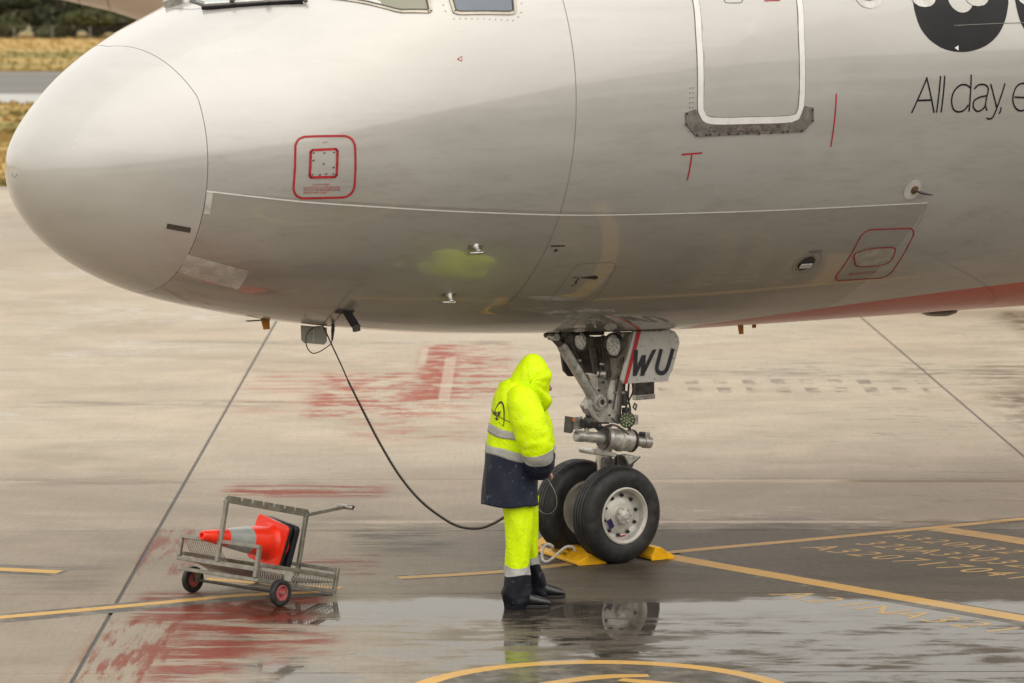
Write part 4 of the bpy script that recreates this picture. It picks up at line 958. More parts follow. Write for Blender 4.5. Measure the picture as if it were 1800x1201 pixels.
# ---------------------------------------------------------------- chocks
M_chock = mat('chock_yellow', (.86, .45, .006), .5, coat=.15, coat_rough=.2, var=.06, scale=12, dirt=((.30, .15, .01), .45))
M_chock.node_tree.nodes['Principled BSDF'].inputs['Specular IOR Level'].default_value = .25
M_ink = mat('black_ink', (.02, .02, .03), .6)
M_rope = mat('white_rope', (.62, .60, .56), .8, var=.15, scale=80)
def l2w(x, y, z=0):
    return Vector((.60+(x-5.07)*cos(R(36))-y*sin(R(36)), 28.6+(x-5.07)*sin(R(36))+y*cos(R(36)), z))
def chock(nx, ny, rot, Lc, W_, label, mirror=1):
    "nx, ny: plane coordinates of the near end centre"
    r = R(36)+rot; near = l2w(nx, ny); ctr = near + Vector((-sin(r), cos(r), 0))*Lc/2
    o = empty('wheel_chock', ctr, r, label, 'chock', 'yellow chocks at the nose wheel'); w = W_/2
    prof = [(-w, .0), (-w, .026), (.015*mirror, .104), (.065*mirror, .104), (w, .034), (w, 0)] if mirror > 0 else [(-w, 0), (-w, .034), (-.065, .104), (-.02, .104), (w, .026), (w, 0)]
    MB().prism([(x, -Lc/2, z+.0) for x, z in prof], (0, Lc, 0)).build('chock_block', M_chock, o, bevel=.006, auto=25)
    MB().prism([(x*1.015, -Lc/2+.002, z*.35) for x, z in prof if z < .04], (0, Lc-.004, 0)).build('rubber_foot', M_hose, o, smooth=False)
    return o
c1 = chock(4.925, -.25, R(-11), .92, .255, 'long yellow chock with a white rope in front of the nose wheels, by the worker')
c2 = chock(5.535, -.375, R(-5), .88, .215, 'yellow chock behind the nose wheels, only its sloping end showing', -1)
rp = MB().tube([Vector(p) for p in smoothpath([(0.324,28.52,0.092), (0.319,28.493,0.123), (0.288,28.502,0.138), (0.257,28.511,0.121), (0.239,28.502,0.067), (0.243,28.479,0.017), (0.278,28.43,0.008), (0.323,28.386,0.045), (0.381,28.374,0.101), (0.434,28.368,0.138), (0.484,28.369,0.134), (0.497,28.384,0.1)], 6)], .011, 8)
bpy.context.view_layer.update()
rp = rp.build('rope', M_rope, None); rp.parent = c1; rp.matrix_parent_inverse = c1.matrix_world.inverted()
sl_a = math.atan2(.078, .1425)
def chock_text(txt, s, along, up, shear=.0, bold=0., name='printed_lettering'):
    v, f = text_verts(txt, s, 'LEFT', shear, bold)
    P = []
    for p in v:
        uu = up+p[1]; P.append((-.1275+uu*cos(sl_a)-.0015*sin(sl_a)*1.5, .46-along-p[0], .026+uu*sin(sl_a)+.0025))
    MB().add(P, f).build(name, M_ink, c1, smooth=False, fix=False)
chock_text('GROUND', .055, .39, .085); chock_text('HANDLING', .055, .37, .03); chock_text('AES', .085, .19, .055, .4, .006); chock_text('CHOCK', .05, .02, .006)
for k_ in range(5):
    MB().box((-.1275+(.06+.014*k_)*cos(sl_a), .46-.17-.012*k_, .03+(.06+.014*k_)*sin(sl_a)), (.008, .05, .002), Matrix.Rotation(-sl_a, 3, 'Y')).build('printed_stripe', M_ink, c1, smooth=False)

# ---------------------------------------------------------------- the worker in rain gear
def clothmat(name, c, rough=.55, var=.06, bump=.35, coat=.15):
    n = NT(name); v = n.coord()
    f = n.noise(v, 3.5, 4, .6, 1.2); g = n.m('ABSOLUTE', n.m('SUBTRACT', n.noise(n.mapv(v, (1.6, 1.6, .9)), 6., 2, .5, 1.6), .5)); g2 = n.m('ABSOLUTE', n.m('SUBTRACT', n.noise(v, 15., 2, .5, 1.2), .5))
    col = n.mix(n.rng(f, .3, .7), tuple(q*(1-var*2) for q in c), c)
    wetk = n.rng(n.noise(v, 26., 2), .62, .72); col = n.mix(n.m('MULTIPLY', wetk, .12), col, (.5, .5, .5))
    n.set(color=col, rough=rough, spec=.22, coat=coat, coat_rough=.35, sheen=.0, normal=n.bump(n.m('ADD', n.m('MULTIPLY', n.m('MINIMUM', g, .10), 1.4), n.m('MULTIPLY', n.m('MINIMUM', g2, .09), .22)), bump, .06)); return n.mat
M_hv = clothmat('fluorescent_yellow_cloth', (.74, 1., .0), .6, .05, .3, .03)
M_navy = clothmat('navy_rain_cloth', (.020, .026, .048), .6, .12, .15, .06)
M_navy2 = clothmat('dark_navy_cloth', (.009, .011, .018), .6, .12, .2, .04)
M_refl = clothmat('silver_reflective_tape', (.42, .42, .40), .35, .05, .2)
M_skinp = mat('skin', (.42, .22, .145), .5, var=.05)
M_boot = mat('black_boot_leather', (.014, .014, .015), .4, coat=.4, coat_rough=.25, var=.2, scale=20)
PY = 26.48
wk = empty('person', ((0.075,26.48,-0.02)[0], PY, 0), 0, 'person in a hooded yellow and navy rain suit standing with head bowed', 'person')
def put(o):      # coordinates below are world metres; hang the piece on the person
    o.parent = wk; o.matrix_parent_inverse = Matrix.Translation(-wk.location); return o
TL = [((-0.029,26.48,1.682), (0.092,26.48,1.665), .075), ((-0.1,26.48,1.64), (0.137,26.48,1.606), .155), ((-0.133,26.48,1.564), (0.167,26.48,1.531), .195), ((-0.15,26.48,1.447), (0.175,26.48,1.422), .205),
      ((-0.167,26.48,1.321), (0.175,26.48,1.304), .20), ((-0.183,26.48,1.174), (0.179,26.48,1.157), .20), ((-0.2,26.48,1.027), (0.184,26.48,1.019), .205), ((-0.213,26.48,0.88), (0.188,26.48,0.88), .21), ((-0.225,26.48,0.753), (0.192,26.48,0.753), .215)]
TLa = np.array([[l[0][0], l[1][0], (l[0][2]+l[1][2])/2, l[2]] for l in TL])
def torso(s, ph, off=0.):
    "s: level 0..8, ph: angle, pi*1.5 faces the camera"
    s = np.asarray(s, float); ph = np.asarray(ph, float)
    i = np.arange(len(TLa)); l, r, z, d = [np.interp(s, i, TLa[:, k]) for k in range(4)]
    cx, hx = (l+r)/2, (r-l)/2
    wr = 1 + .012*np.sin(5*ph+2.2*s) + .012*np.sin(9*ph-3*s+1) + .02*np.clip((s-5)/3, 0, 1)*np.sin(7*ph+.8*s)
    c, sn = np.cos(ph), np.sin(ph); e = .86
    x = cx + (hx*wr+off)*np.sign(c)*np.abs(c)**e; y = PY + (d*wr+off)*np.sign(sn)*np.abs(sn)**e
    k = np.interp(s, [0, 2, 4, 5.5, 7, 8], [.0, .05, .24, .22, .06, .02])
    z = z - k*(x-cx) + .006*np.sin(3*s+4*ph) + np.interp(s, [0, 1, 2], [.0, .02, 0])*np.abs(sn)
    return np.stack([x, y, z], -1)
PHs = np.linspace(0, 2*pi, 73)[:-1]
def torso_part(name, s0, s1, m, par=None, off=0., n=14, cap=False):
    S_ = np.linspace(s0, s1, n); G = torso(S_[:, None]*np.ones((1, 72)), PHs[None]*np.ones((n, 1)), off)
    b = MB().grid(G, closed_u=True)
    if cap: b.f.append(tuple(range(72)))
    b.mi += [0]*(len(b.f)-len(b.mi))
    o = put(b.build(name, m, None, auto=60, solid=.006 if off else 0)); 
    if par: o.parent = par; o.matrix_parent_inverse = Matrix.Translation(-wk.location) @ Matrix.Identity(4)
    return o
jk = torso_part('jacket', 0, 5.25, M_hv, n=34, cap=True)
def sub(o, par): o.parent = par; o.matrix_parent_inverse = Matrix.Identity(4); return o
def torso_sub(name, s0, s1, m, off, n=10):
    S_ = np.linspace(s0, s1, n); G = torso(S_[:, None]*np.ones((1, 72)), PHs[None]*np.ones((n, 1)), off)
    o = MB().grid(G, closed_u=True).build(name, m, jk, auto=60, solid=.003); return o
torso_sub('reflective_band', 4.02, 4.46, M_refl, .004, 5)
torso_sub('reflective_band', 5.02, 5.46, M_refl, .004, 5)
torso_sub('navy_hem_section', 5.2, 8.0, M_navy, .0005, 24)
# sleeves
def sleeve(path, rad, splits, side):
    P_ = np.array(smoothpath(path, 8)); n_ = len(P_); t = np.linspace(0, 1, n_)
    rr = np.interp(t, np.linspace(0, 1, len(rad)), rad)
    def seg(name, a, b, m, off, par):
        i0, i1 = int(round(a*(n_-1))), int(round(b*(n_-1))); pp = P_[i0:i1+1]
        ring = []; 
        mb_ = MB(); mb_.tube(pp, list(rr[i0:i1+1]+off), 28, cap=True)
        v = np.array(mb_.v); th = np.tile(np.linspace(0, 2*pi, 28, endpoint=False), len(pp)); ll = np.repeat(np.arange(i0, i1+1), 28)
        axis_pt = np.repeat(pp, 28, 0); w_ = 1 + .022*np.sin(3*th+.9*ll) + .018*np.sin(5*th-.7*ll+2) + .010*np.sin(1.6*ll)
        mb_.v = [tuple(q) for q in axis_pt+(v-axis_pt)*w_[:, None]]
        return mb_.build(name, m, par, auto=60)
    a, b = splits
    s_ = put(seg('sleeve', 0, b, M_hv, 0, None))
    seg('reflective_band', a, b, M_refl, .004, s_); seg('navy_cuff_section', b, 1, M_navy, .0, s_)
    return s_
sleeve([(0.025,26.36,1.595), (0.074,26.3,1.526), (0.124,26.25,1.383), (0.165,26.24,1.242), (0.186,26.25,1.158), (0.191,26.31,1.071), (0.208,26.37,1.004)], [.07, .122, .132, .128, .114, .108, .084], (.62, .735), 1)
sleeve([(0,26.62,1.582), (0.105,26.68,1.483), (0.168,26.72,1.326), (0.202,26.73,1.18), (0.219,26.7,1.099), (0.235,26.62,1.042), (0.251,26.52,1.005)], [.07, .11, .12, .115, .10, .085, .05], (.62, .735), -1)
# hood: a drooping shell with its opening turned to the right, away from the camera
ho = [(-0.029,26.48,1.644), (0.017,26.48,1.732), (0.067,26.48,1.803), (0.108,26.48,1.845), (0.146,26.48,1.855), (0.191,26.48,1.841), (0.229,26.48,1.811), (0.262,26.48,1.761), (0.289,26.48,1.711), (0.283,26.48,1.665), (0.271,26.48,1.619), (0.266,26.48,1.564), (0.292,26.48,1.506), (0.242,26.48,1.439), (0.2,26.48,1.468), (0.142,26.48,1.531), (0.075,26.48,1.573), (0.008,26.48,1.602)]
hoq = np.array(smoothpath(ho, 3, True)); hc = np.array((0.133,26.48,1.657)); hv_ = []; fr_ = np.sin(np.linspace(0.02, pi/2, 11)); hm = len(hoq)
G1 = []
for sgn, fl in ((-1, fr_), (1, fr_[::-1][1:])):
    for f_ in fl:
        q = hc+(hoq-hc)*f_; dep = .135*np.sqrt(max(0, 1-f_*f_)); th = np.arctan2(hoq[:, 2]-hc[2], hoq[:, 0]-hc[0])
        wr = .0035*np.sin(4*th+9*f_)+.004*np.sin(7*th-14*f_+1)+.004*np.sin(11*th+6*f_)
        wr = wr*f_**.7; low = np.clip((hc[2]-q[:, 2]-.03)/.15, 0, 1)
        y_ = q[:, 1] + sgn*(dep+wr*(1-f_**4))*(1-.25*low) + .04*(q[:, 0]-hc[0])/.15*(1 if sgn > 0 else .2)
        G1.append(np.stack([q[:, 0]+.3*wr, y_, q[:, 2]+.3*wr], 1))
G1 = np.array(G1); mh = MB().grid(G1, closed_u=True)
cen = np.array(mh.v); ff = []
for q in mh.f:
    c_ = cen[list(q)].mean(0)-hc; u = c_/np.linalg.norm(c_)
    if u @ np.array([.80, .58, -.16]) > .84 and c_[1] > .012: continue                 # the face opening
    ff.append(q)
mh.f = ff; mh.mi = [0]*len(ff)
hd_ = put(mh.build('hood', M_hv, None, auto=80, solid=.004))
sub_seam = MB().tube([tuple(G1[6][k_]) for k_ in range(0, 1)]+[tuple(G1[k_][int(hm*.30)]+np.array([0, -.003, 0])) for k_ in range(2, 10)], .0022, 5); sub_seam.build('hood_seam', M_hv, hd_)
put(MB().tube([(0.149,26.4,1.515), (0.183,26.42,1.471), (0.208,26.48,1.443)], [.02, .034, .02], 12).build('collar_lining', M_navy, None))
# trousers
def leg(name, lv, yc, d, par=None, m=M_hv, off=0., a=0., b=1.):
    L = np.array([[l[0][0], l[1][0], (l[0][2]+l[1][2])/2] for l in lv]); n_ = 26; i = np.linspace(a, b, n_)*(len(L)-1); k_ = np.arange(len(L))
    l, r, z = [np.interp(i, k_, L[:, q]) for q in range(3)]; ph = PHs[::2][None]; ii = i[:, None]
    wr = 1+.04*np.sin(3*ph+1.3*ii)+.03*np.sin(5*ph-2.1*ii+1)+.02*np.sin(8*ph+3.1*ii)
    x = ((l+r)/2)[:, None]+(((r-l)/2)[:, None]+off)*wr*np.cos(ph); y = np.interp(i, k_, yc)[:, None]+(np.interp(i, k_, d)[:, None]+off)*wr*np.sin(ph)
    return MB().grid(np.stack([x, y, z[:, None]+.01*np.sin(2*ph+2*ii)], -1), closed_u=True).build(name, m, par, auto=70)
nl = [((-0.083,26.42,0.833), (0.158,26.42,0.833)), ((-0.075,26.42,0.741), (0.158,26.42,0.741)), ((-0.05,26.42,0.594), (0.15,26.42,0.594)), ((-0.046,26.42,0.446), (0.138,26.42,0.446)), ((-0.05,26.42,0.299), (0.129,26.42,0.299)),
      ((-0.054,26.42,0.244), (0.134,26.42,0.244)), ((-0.067,26.42,0.159), (0.134,26.42,0.159)), ((-0.079,26.42,0.1), (0.138,26.42,0.1)), ((-0.054,26.42,0.041), (0.134,26.42,0.041)), ((-0.054,26.42,-0.01), (0.109,26.42,-0.001))]
yc = [26.46, 26.44, 26.42, 26.41, 26.40, 26.39, 26.38, 26.37, 26.36, 26.36]; dd_ = [.13, .13, .12, .11, .10, .10, .105, .105, .095, .085]
lg = put(leg('trouser_leg', nl, yc, dd_, None, M_hv, 0, 0, .45)); leg('reflective_band', nl, yc, dd_, lg, M_refl, .003, .44, .56); leg('navy_lower_section', nl, yc, dd_, lg, M_navy2, .0015, .55, 1)
fl_ = [((-0.017,26.68,0.797), (0.193,26.68,0.797)), ((0.008,26.68,0.703), (0.194,26.68,0.703)), ((0.042,26.68,0.555), (0.194,26.68,0.555)), ((0.076,26.7,0.403), (0.19,26.7,0.403)), ((0.093,26.72,0.331), (0.194,26.72,0.331)),
       ((0.097,26.72,0.272), (0.203,26.72,0.272)), ((0.106,26.76,0.18), (0.233,26.76,0.18)), ((0.123,26.8,0.096), (0.258,26.8,0.096)), ((0.153,26.8,0.036), (0.28,26.8,0.036)), ((0.169,26.8,-0.015), (0.28,26.8,-0.011))]
yc2 = [26.58, 26.60, 26.64, 26.68, 26.70, 26.71, 26.75, 26.80, 26.80, 26.80]
lg2 = put(leg('trouser_leg', fl_, yc2, dd_, None, M_hv, 0, 0, .45)); leg('reflective_band', fl_, yc2, dd_, lg2, M_refl, .003, .44, .56); leg('navy_lower_section', fl_, yc2, dd_, lg2, M_navy2, .0015, .55, 1)
for o_ in (lg, lg2): pass
# boots
def boot(heel, toe, lbl=None):
    h, t = Vector((heel[0], heel[1], 0)), Vector((toe[0], toe[1], 0)); d = (t-h); L = d.length; d.normalize(); s_ = Vector((-d.y, d.x, 0))
    G = []
    for u, w, z1 in ((0, .022, .07), (.05, .036, .12), (.25, .040, .135), (.42, .040, .115), (.6, .047, .098), (.8, .051, .080), (.94, .045, .066), (1.02, .028, .044)):
        ring = []
        for k_ in range(20):
            a = 2*pi*k_/20; c, s2 = cos(a), sin(a); zz = .02+(z1-.02)/2*(1+s2); ring.append(h+d*(u*L)+s_*(w*np.sign(c)*abs(c)**.85)+Vector((0, 0, zz)))
        G.append([tuple(q) for q in ring])
    G = np.array(G); b = MB().grid(G, closed_u=True); b.f += [tuple(range(20)), tuple(len(G)*20-20+k_ for k_ in range(20))]; b.mi = [0]*len(b.f)
    o = put(b.build('boot', M_boot, None, auto=60))
    so = []
    for sd in (1, -1):
        for u, w in ((0, .024), (.05, .040), (.3, .044), (.45, .040), (.65, .050), (.82, .054), (.95, .042), (1.02, .016))[::sd]: so.append(h+d*(u*L)+s_*(w*sd))
    MB().prism([tuple(q) for q in so], (0, 0, .026)).build('sole', M_hose, o, smooth=False, bevel=.004)
boot((-0.029,26.339), (0.275,26.364)); boot((0.127,26.76), (0.39,26.785))
# body inside the clothes (one skinned surface), face and gloved-free hands
def skinned(name, verts, edges, rad, m, root=0, sub_=2):
    me = bpy.data.meshes.new(name); me.from_pydata([tuple(v) for v in verts], edges, []); me.materials.append(m)
    o = bpy.data.objects.new(name, me); C.objects.link(o)
    md = o.modifiers.new('skin', 'SKIN'); md.use_smooth_shade = True
    for i_, s_ in enumerate(me.skin_vertices[0].data):
        s_.radius = (rad[i_], rad[i_]); s_.use_root = (i_ == root)
    q = o.modifiers.new('sub', 'SUBSURF'); q.levels = q.render_levels = sub_
    return o
bv = []; be = []; brd = []
def J(p, r, par=None):
    bv.append(p); brd.append(r)
    if par is not None: be.append((par, len(bv)-1))
    return len(bv)-1
pel = J((0.059,26.52,0.811), .09)
sp1 = J((0.033,26.5,1.109), .10, pel); ch = J((0.025,26.5,1.424), .11, sp1); nk = J((0.075,26.5,1.57), .055, ch)
h0 = J((0.142,26.5,1.679), .088, nk); hf = J((0.183,26.53,1.659), .082, h0); jaw = J((0.2,26.56,1.572), .045, hf); chn = J((0.221,26.57,1.521), .026, jaw)
nb = J((0.242,26.575,1.621), .030, hf); ns = J((0.292,26.55,1.582), .016, nb); 
for y0, y1, y2, sx in ((26.36, 26.27, 26.30, 0), (26.64, 26.70, 26.66, 4)):
    sh = J(((0.058,26.48,1.506)[0], y0, (0.058,26.48,1.506)[2]), .055, ch)
    el = J(((0.175,26.48,1.17)[0], y1, (0.175,26.48,1.17)[2]), .042, sh)
    wr_ = J(((0.2,26.48,1.019)[0], y2+.14 if sx == 0 else y2-.13, (0.2,26.48,1.019)[2]), .026, el)
    pm_ = J(Vector(bv[wr_])+Vector((.03, .03, -.02)), .026, wr_); pk = J(Vector(bv[pm_])+Vector((.022, .02, -.02)), .024, pm_)
    for f_, (dy, ln) in enumerate(((-.03, .040), (-.010, .048), (.010, .045), (.03, .034))):
        a_ = J(Vector(bv[pk])+Vector((.014, dy, -.004)), .0095, pk); b_ = J(Vector(bv[a_])+Vector((ln*.6, 0, -.018)), .009, a_); J(Vector(bv[b_])+Vector((-.004, 0, -.028)), .008, b_)
    t1 = J(Vector(bv[pm_])+Vector((.012, -.03 if sx else .03, .01)), .012, pm_); J(Vector(bv[t1])+Vector((.03, -.012 if sx else .012, -.012)), .009, t1)
for (hx_, hy_), (kx, ky), (ax_, ay_) in ((((0.038,26.42,0.699)[0], 26.43), ((0.046,26.42,0.446)[0], 26.42), ((0.033,26.42,0.087)[0], 26.42)), (((0.105,26.66,0.664)[0], 26.62), ((0.126,26.7,0.403)[0], 26.69), ((0.203,26.8,0.045)[0], 26.80))):
    a_ = J((hx_, hy_, .80), .07, pel); b_ = J((kx, ky, .46), .045, a_); J((ax_-.01, ay_, .20), .025, b_)
put(skinned('body', bv, be, brd, M_skinp, pel))
# printed mark on the back: arch, script, star and rule
def back(pts, w, name='printed_arch'):
    "pts: (level, fraction across from left edge -1 to 1)"
    q = np.array(smoothpath(pts, 5)); ph = 2*pi - np.arccos(np.clip(np.sign(q[:, 1])*np.abs(q[:, 1])**(1/.86), -1, 1)); P = torso(q[:, 0], ph, .0035)
    T = np.gradient(P, axis=0); T /= np.linalg.norm(T, axis=1)[:, None]; N_ = torso(q[:, 0], ph, .02)-torso(q[:, 0], ph, 0); N_ /= np.linalg.norm(N_, axis=1)[:, None]; S2 = np.cross(N_, T)
    w = np.interp(np.linspace(0, 1, len(q)), np.linspace(0, 1, len(w)), w)[:, None] if hasattr(w, '__len__') else w
    MB().grid(np.stack([P+S2*w/2, P-S2*w/2], 1)).build(name, M_ink, jk, smooth=False, fix=False)
back([(3.05, -.82), (2.75, -.80), (2.40, -.72), (2.25, -.62), (2.35, -.52), (2.7, -.45), (3.1, -.42), (3.6, -.40), (3.85, -.42)], [.004, .006, .012, .014, .012, .010, .007, .004])
back([(3.85, -.42), (3.72, -.55), (3.68, -.6)], .003)
back([(3.0, -.99), (3.12, -.92), (3.25, -.80), (3.38, -.68), (3.42, -.5), (3.45, -.3), (3.47, -.05)], .005)
back([(3.25, -.92), (3.0, -.86), (3.3, -.83), (3.02, -.78), (3.3, -.75)], .006, 'printed_script'); back([(3.0, -.70), (3.28, -.74), (3.3, -.67), (3.0, -.66), (3.3, -.64)], .007, 'printed_script'); back([(3.0, -.55), (3.0, -.61), (3.3, -.62), (3.3, -.56)], .006, 'printed_script'); back([(3.15, -.61), (3.15, -.57)], .006, 'printed_script')
back([(3.4, -.70), (3.68, -.69)], [.002, .014, .002], 'printed_star'); back([(3.54, -.78), (3.54, -.60)], [.002, .014, .002], 'printed_star')

# ---------------------------------------------------------------- headset cord
def dist_path(p, step):
    p = np.array(p); d = np.r_[0, np.cumsum(np.linalg.norm(np.diff(p, axis=0), axis=1))]; s = np.arange(0, d[-1], step)
    return np.stack([np.interp(s, d, p[:, k]) for k in range(3)], 1)
cw = empty('headset_cord', (-0.845,26.8,0.814), 0, 'black coiled headset cord hanging from the nose hatch to the worker', 'cord')
cw_off = Matrix.Translation(-Vector((-0.845,26.8,0.814)))
def cput(o): o.parent = cw; o.matrix_parent_inverse = cw_off; return o
cput(MB().tube(smoothpath([(-1.405,26.88,2.024), (-1.383,26.87,1.987), (-1.329,26.86,1.869), (-1.266,26.85,1.735), (-1.207,26.84,1.6)], 6), .0055, 7).build('straight_cord', M_hose, None))
lp = [(-1.319,26.7,2.146), (-1.359,26.82,2.076), (-1.404,26.86,2.026), (-1.462,26.84,2.02), (-1.511,26.82,1.979), (-1.525,26.8,1.918), (-1.511,26.8,1.863), (-1.477,26.8,1.829), (-1.432,26.82,1.835), (-1.382,26.84,1.863), (-1.344,26.84,1.893), (-1.332,26.84,1.922)]
cput(MB().tube(smoothpath(lp, 6), .004, 6).build('cord_loop', M_hose, None))
cput(MB().tube([(-1.332,26.84,1.922), (-1.327,26.84,1.998), (-1.325,26.84,2.032), (-1.34,26.86,2.056)], [.007, .014, .012, .006], 9).build('plug', M_hose, None))
cp = dist_path(smoothpath([(-1.215,26.84,1.617), (-1.096,26.8,1.384), (-0.977,26.76,1.16), (-0.842,26.72,0.94), (-0.694,26.66,0.766), (-0.546,26.62,0.648), (-0.398,26.58,0.57), (-0.251,26.55,0.557), (-0.142,26.53,0.594), (-0.042,26.52,0.655)], 14), .0025)
T = np.gradient(cp, axis=0); T /= np.linalg.norm(T, axis=1)[:, None]; A_ = np.cross(T, np.array([0, 1., .2])); A_ /= np.linalg.norm(A_, axis=1)[:, None]; B_ = np.cross(T, A_)
th = np.arange(len(cp))*.0025/.0125*2*pi
hr = np.interp(np.arange(len(cp)), [0, len(cp)*.15, len(cp)], [.006, .0085, .009])[:, None]
cput(MB().tube((cp+(A_*np.cos(th)[:, None]+B_*np.sin(th)[:, None])*hr)[::1], .0042, 5).build('coiled_cord', M_hose, None, fix=False))
cput(MB().tube(smoothpath([(0.221,26.5,0.974), (0.259,26.48,0.934), (0.309,26.47,0.852), (0.33,26.47,0.776), (0.317,26.47,0.713), (0.276,26.47,0.679), (0.221,26.47,0.687), (0.184,26.47,0.734)], 6), .0018, 5).build('thin_wire', M_steel, None))

# ---------------------------------------------------------------- chock cart
M_cart = mat('weathered_galvanised_steel', (.29, .275, .235), .45, .5, var=.16, scale=16, dirt=((.20, .15, .09), .35))
M_mesh = mat('expanded_steel_mesh', (.46, .44, .39), .45, .5, var=.1)
M_hub = mat('red_wheel_hub', (.42, .10, .10), .5, var=.15, scale=20, dirt=((.2, .06, .05), .5))
CA = (-1.874,26.3,0.297)
cart = empty('chock_cart', (CA[0], 26.30, 0), R(48.5), 'grey steel chock cart with wire basket, arched bar and red hubbed wheels', 'cart')
al = math.atan(.235); nv = Vector((sin(al), 0, cos(al)))
def B(u, v, h=0.): return Vector((u, v, .215-.235*u)) + nv*h
def cbar(name, pairs, w=.030, hgt=.030, par=cart, m=M_cart):
    for a, b in pairs:
        q = MB(); d = (Vector(b)-Vector(a)).normalized(); up = nv if abs(d.dot(nv)) < .9 else Vector((1, 0, 0))
        q.bar(a, b, w, hgt, up); q.build(name, m, par, smooth=False, bevel=.004, seg=1)
LC = .82; e_ = .015
cbar('bed_rail', [(B(0, 0), B(LC, 0)), (B(0, LC), B(LC, LC)), (B(e_, .015), B(e_, LC-.015)), (B(LC-e_, .015), B(LC-e_, LC-.015)), (B(.41, .015), B(.41, LC-.015))])
cbar('side_rail', [(B(.02, 0, .115), B(LC-.02, 0, .115)), (B(.02, LC, .115), B(LC-.02, LC, .115))])
cbar('front_bar', [(B(-.01, -.01, .075), B(-.01, LC+.01, .075)), (B(-.01, -.01, .24), B(-.01, LC+.01, .24))])
cbar('corner_post', [(B(-.01, 0, .016), B(-.01, 0, .2255)), (B(-.01, LC, .0895), B(-.01, LC, .2255)), (B(LC, 0, -.035), B(LC, 0, .18)), (B(LC, LC, -.035), B(LC, LC, .18))])
cbar('rear_bar', [(B(LC, .015, .165), B(LC, LC-.015, .165))])
cbar('arch_post', [(B(-.012, .41, .0895), B(-.012, .41, .555)), (B(LC, .41, -.01), B(LC, .41, .555))], .032, .032)
# notched top plate
pl_ = []
hz = .585; lo = .530
top = [(-.02, lo), (-.03, hz-.015), (-.01, hz)]
for k_ in range(6):
    u = .13+.112*k_; top += [(u-.006, hz), (u-.004, hz-.026), (u+.006, hz-.026), (u+.008, hz)]
top += [(LC+.0, hz), (LC+.022, hz-.015), (LC+.018, lo)]
MB().prism([tuple(B(u, .404, h)) for u, h in top], (0, .012, 0)).build('notched_top_bar', M_cart, cart, smooth=False, bevel=.002, seg=1)
MB().prism([tuple(B(u, .416, h)) for u, h in ((-.02, lo), (-.02, lo+.012), (LC+.015, lo+.012), (LC+.015, lo))], (0, .025, 0)).build('top_bar_flange', M_cart, cart, smooth=False)
ha = B(LC+.01, .41, .545); hb_ = ha+Vector((.42, 0, .015))
cbar('pull_handle', [(ha, hb_)], .022, .026)
MB().tube([hb_+Vector((-.005, .075, 0)), hb_+Vector((-.005, -.085, 0))], [.0165, .0165], 12, cap=False).build('handle_grip', M_steel, cart, solid=.002)
MB().tube([hb_+Vector((-.005, .07, 0)), hb_+Vector((-.005, -.08, 0))], .012, 10).build('grip_bore', M_gdk, cart)
# wheels
def cwheel(u, v, sgn):
    z = .1; c = Vector((u, v, z)); ax_ = Vector((0, sgn, 0))
    o = MB().lathe([(.058, -.018), (.085, -.024), (.097, -.018), (.1, -.006), (.1, .006), (.097, .018), (.085, .024), (.058, .018)], c, ax_, 32, close=True).build('cart_wheel', M_rub, cart, auto=50)
    MB().lathe([(.060, -.015), (.060, .020), (.052, .022), (.046, .010), (.022, .006), (.020, .026), (0, .027)], c, ax_, 28).build('wheel_hub', M_hub, o, auto=30)
    MB().lathe([(.011, .026), (.011, .036), (0, .038)], c, ax_, 6).build('axle_nut', M_steel, o)
    return o
cwheel(.20, -.055, -1); cwheel(.20, LC+.055, 1)
MB().tube([(.20, -.05, .1), (.20, LC+.05, .1)], .012, 8).build('axle', M_gdk, cart)
for v in (.0, LC):
    q = MB(); q.prism([tuple(Vector((.20+a, v-.006, z))) for a, z in ((-.035, .18), (.035, .17), (.014, .085), (-.014, .085))], (0, .012, 0)); q.build('axle_bracket', M_cart, cart, smooth=False)
MB().box(B(.30, -.020, .06), (.075, .004, .07), Matrix.Rotation(al, 3, 'Y')).build('rating_plate', mat('pale_plate', (.38, .38, .31), .5), cart, smooth=False)
# wire sides and sagging expanded-metal floor
mb = MB()
for u in np.arange(.03, .27, .022): mb.tube([B(u, .002, .0), B(u, .002, .11)], .003, 4, cap=False)
for u in np.arange(.36, .80, .03):
    mb.tube([B(u, .002, .0), B(u+.03, .002, .055), B(u, .002, .11)], .0025, 4, cap=False); mb.tube([B(u+.03, .002, .0), B(u, .002, .055), B(u+.03, .002, .11)], .0025, 4, cap=False)
tag(mb.build('wire_side', M_mesh, cart, fix=False), kind='stuff')
mb = MB()
def fl3(u, v):
    s_ = sin(pi*min(1, max(0, v/LC)))**.5*sin(pi*min(1, max(0, (u+.02)/(LC+.1))))**.5
    return B(u, v, .075*(1-s_)+.008)
nd = 22; st_ = LC/nd
for i_ in range(nd*2):
    for sg in (1, -1):
        pts = []
        for k_ in range(nd+1):
            u = k_*st_; v = (i_-nd/2 + sg*(k_ % 2)*.5)*st_
            v = (i_*st_*.5) + (st_*.25 if (k_ % 2) == (sg > 0) else -st_*.25)
            if 0 <= v <= LC: pts.append(fl3(u, v))
        if len(pts) > 2: mb.tube(pts, .0024, 3, cap=False)
tag(mb.build('mesh_floor', M_mesh, cart, fix=False), kind='stuff')
mb = MB()
for v in np.arange(.43, .80, .024): mb.tube([B(-.005, v, .225), B(.05, v, .15), B(.16, v, .06), B(.3, v, .015)], .003, 4, cap=False)
tag(mb.build('curved_wires', M_mesh, cart, fix=False), kind='stuff')

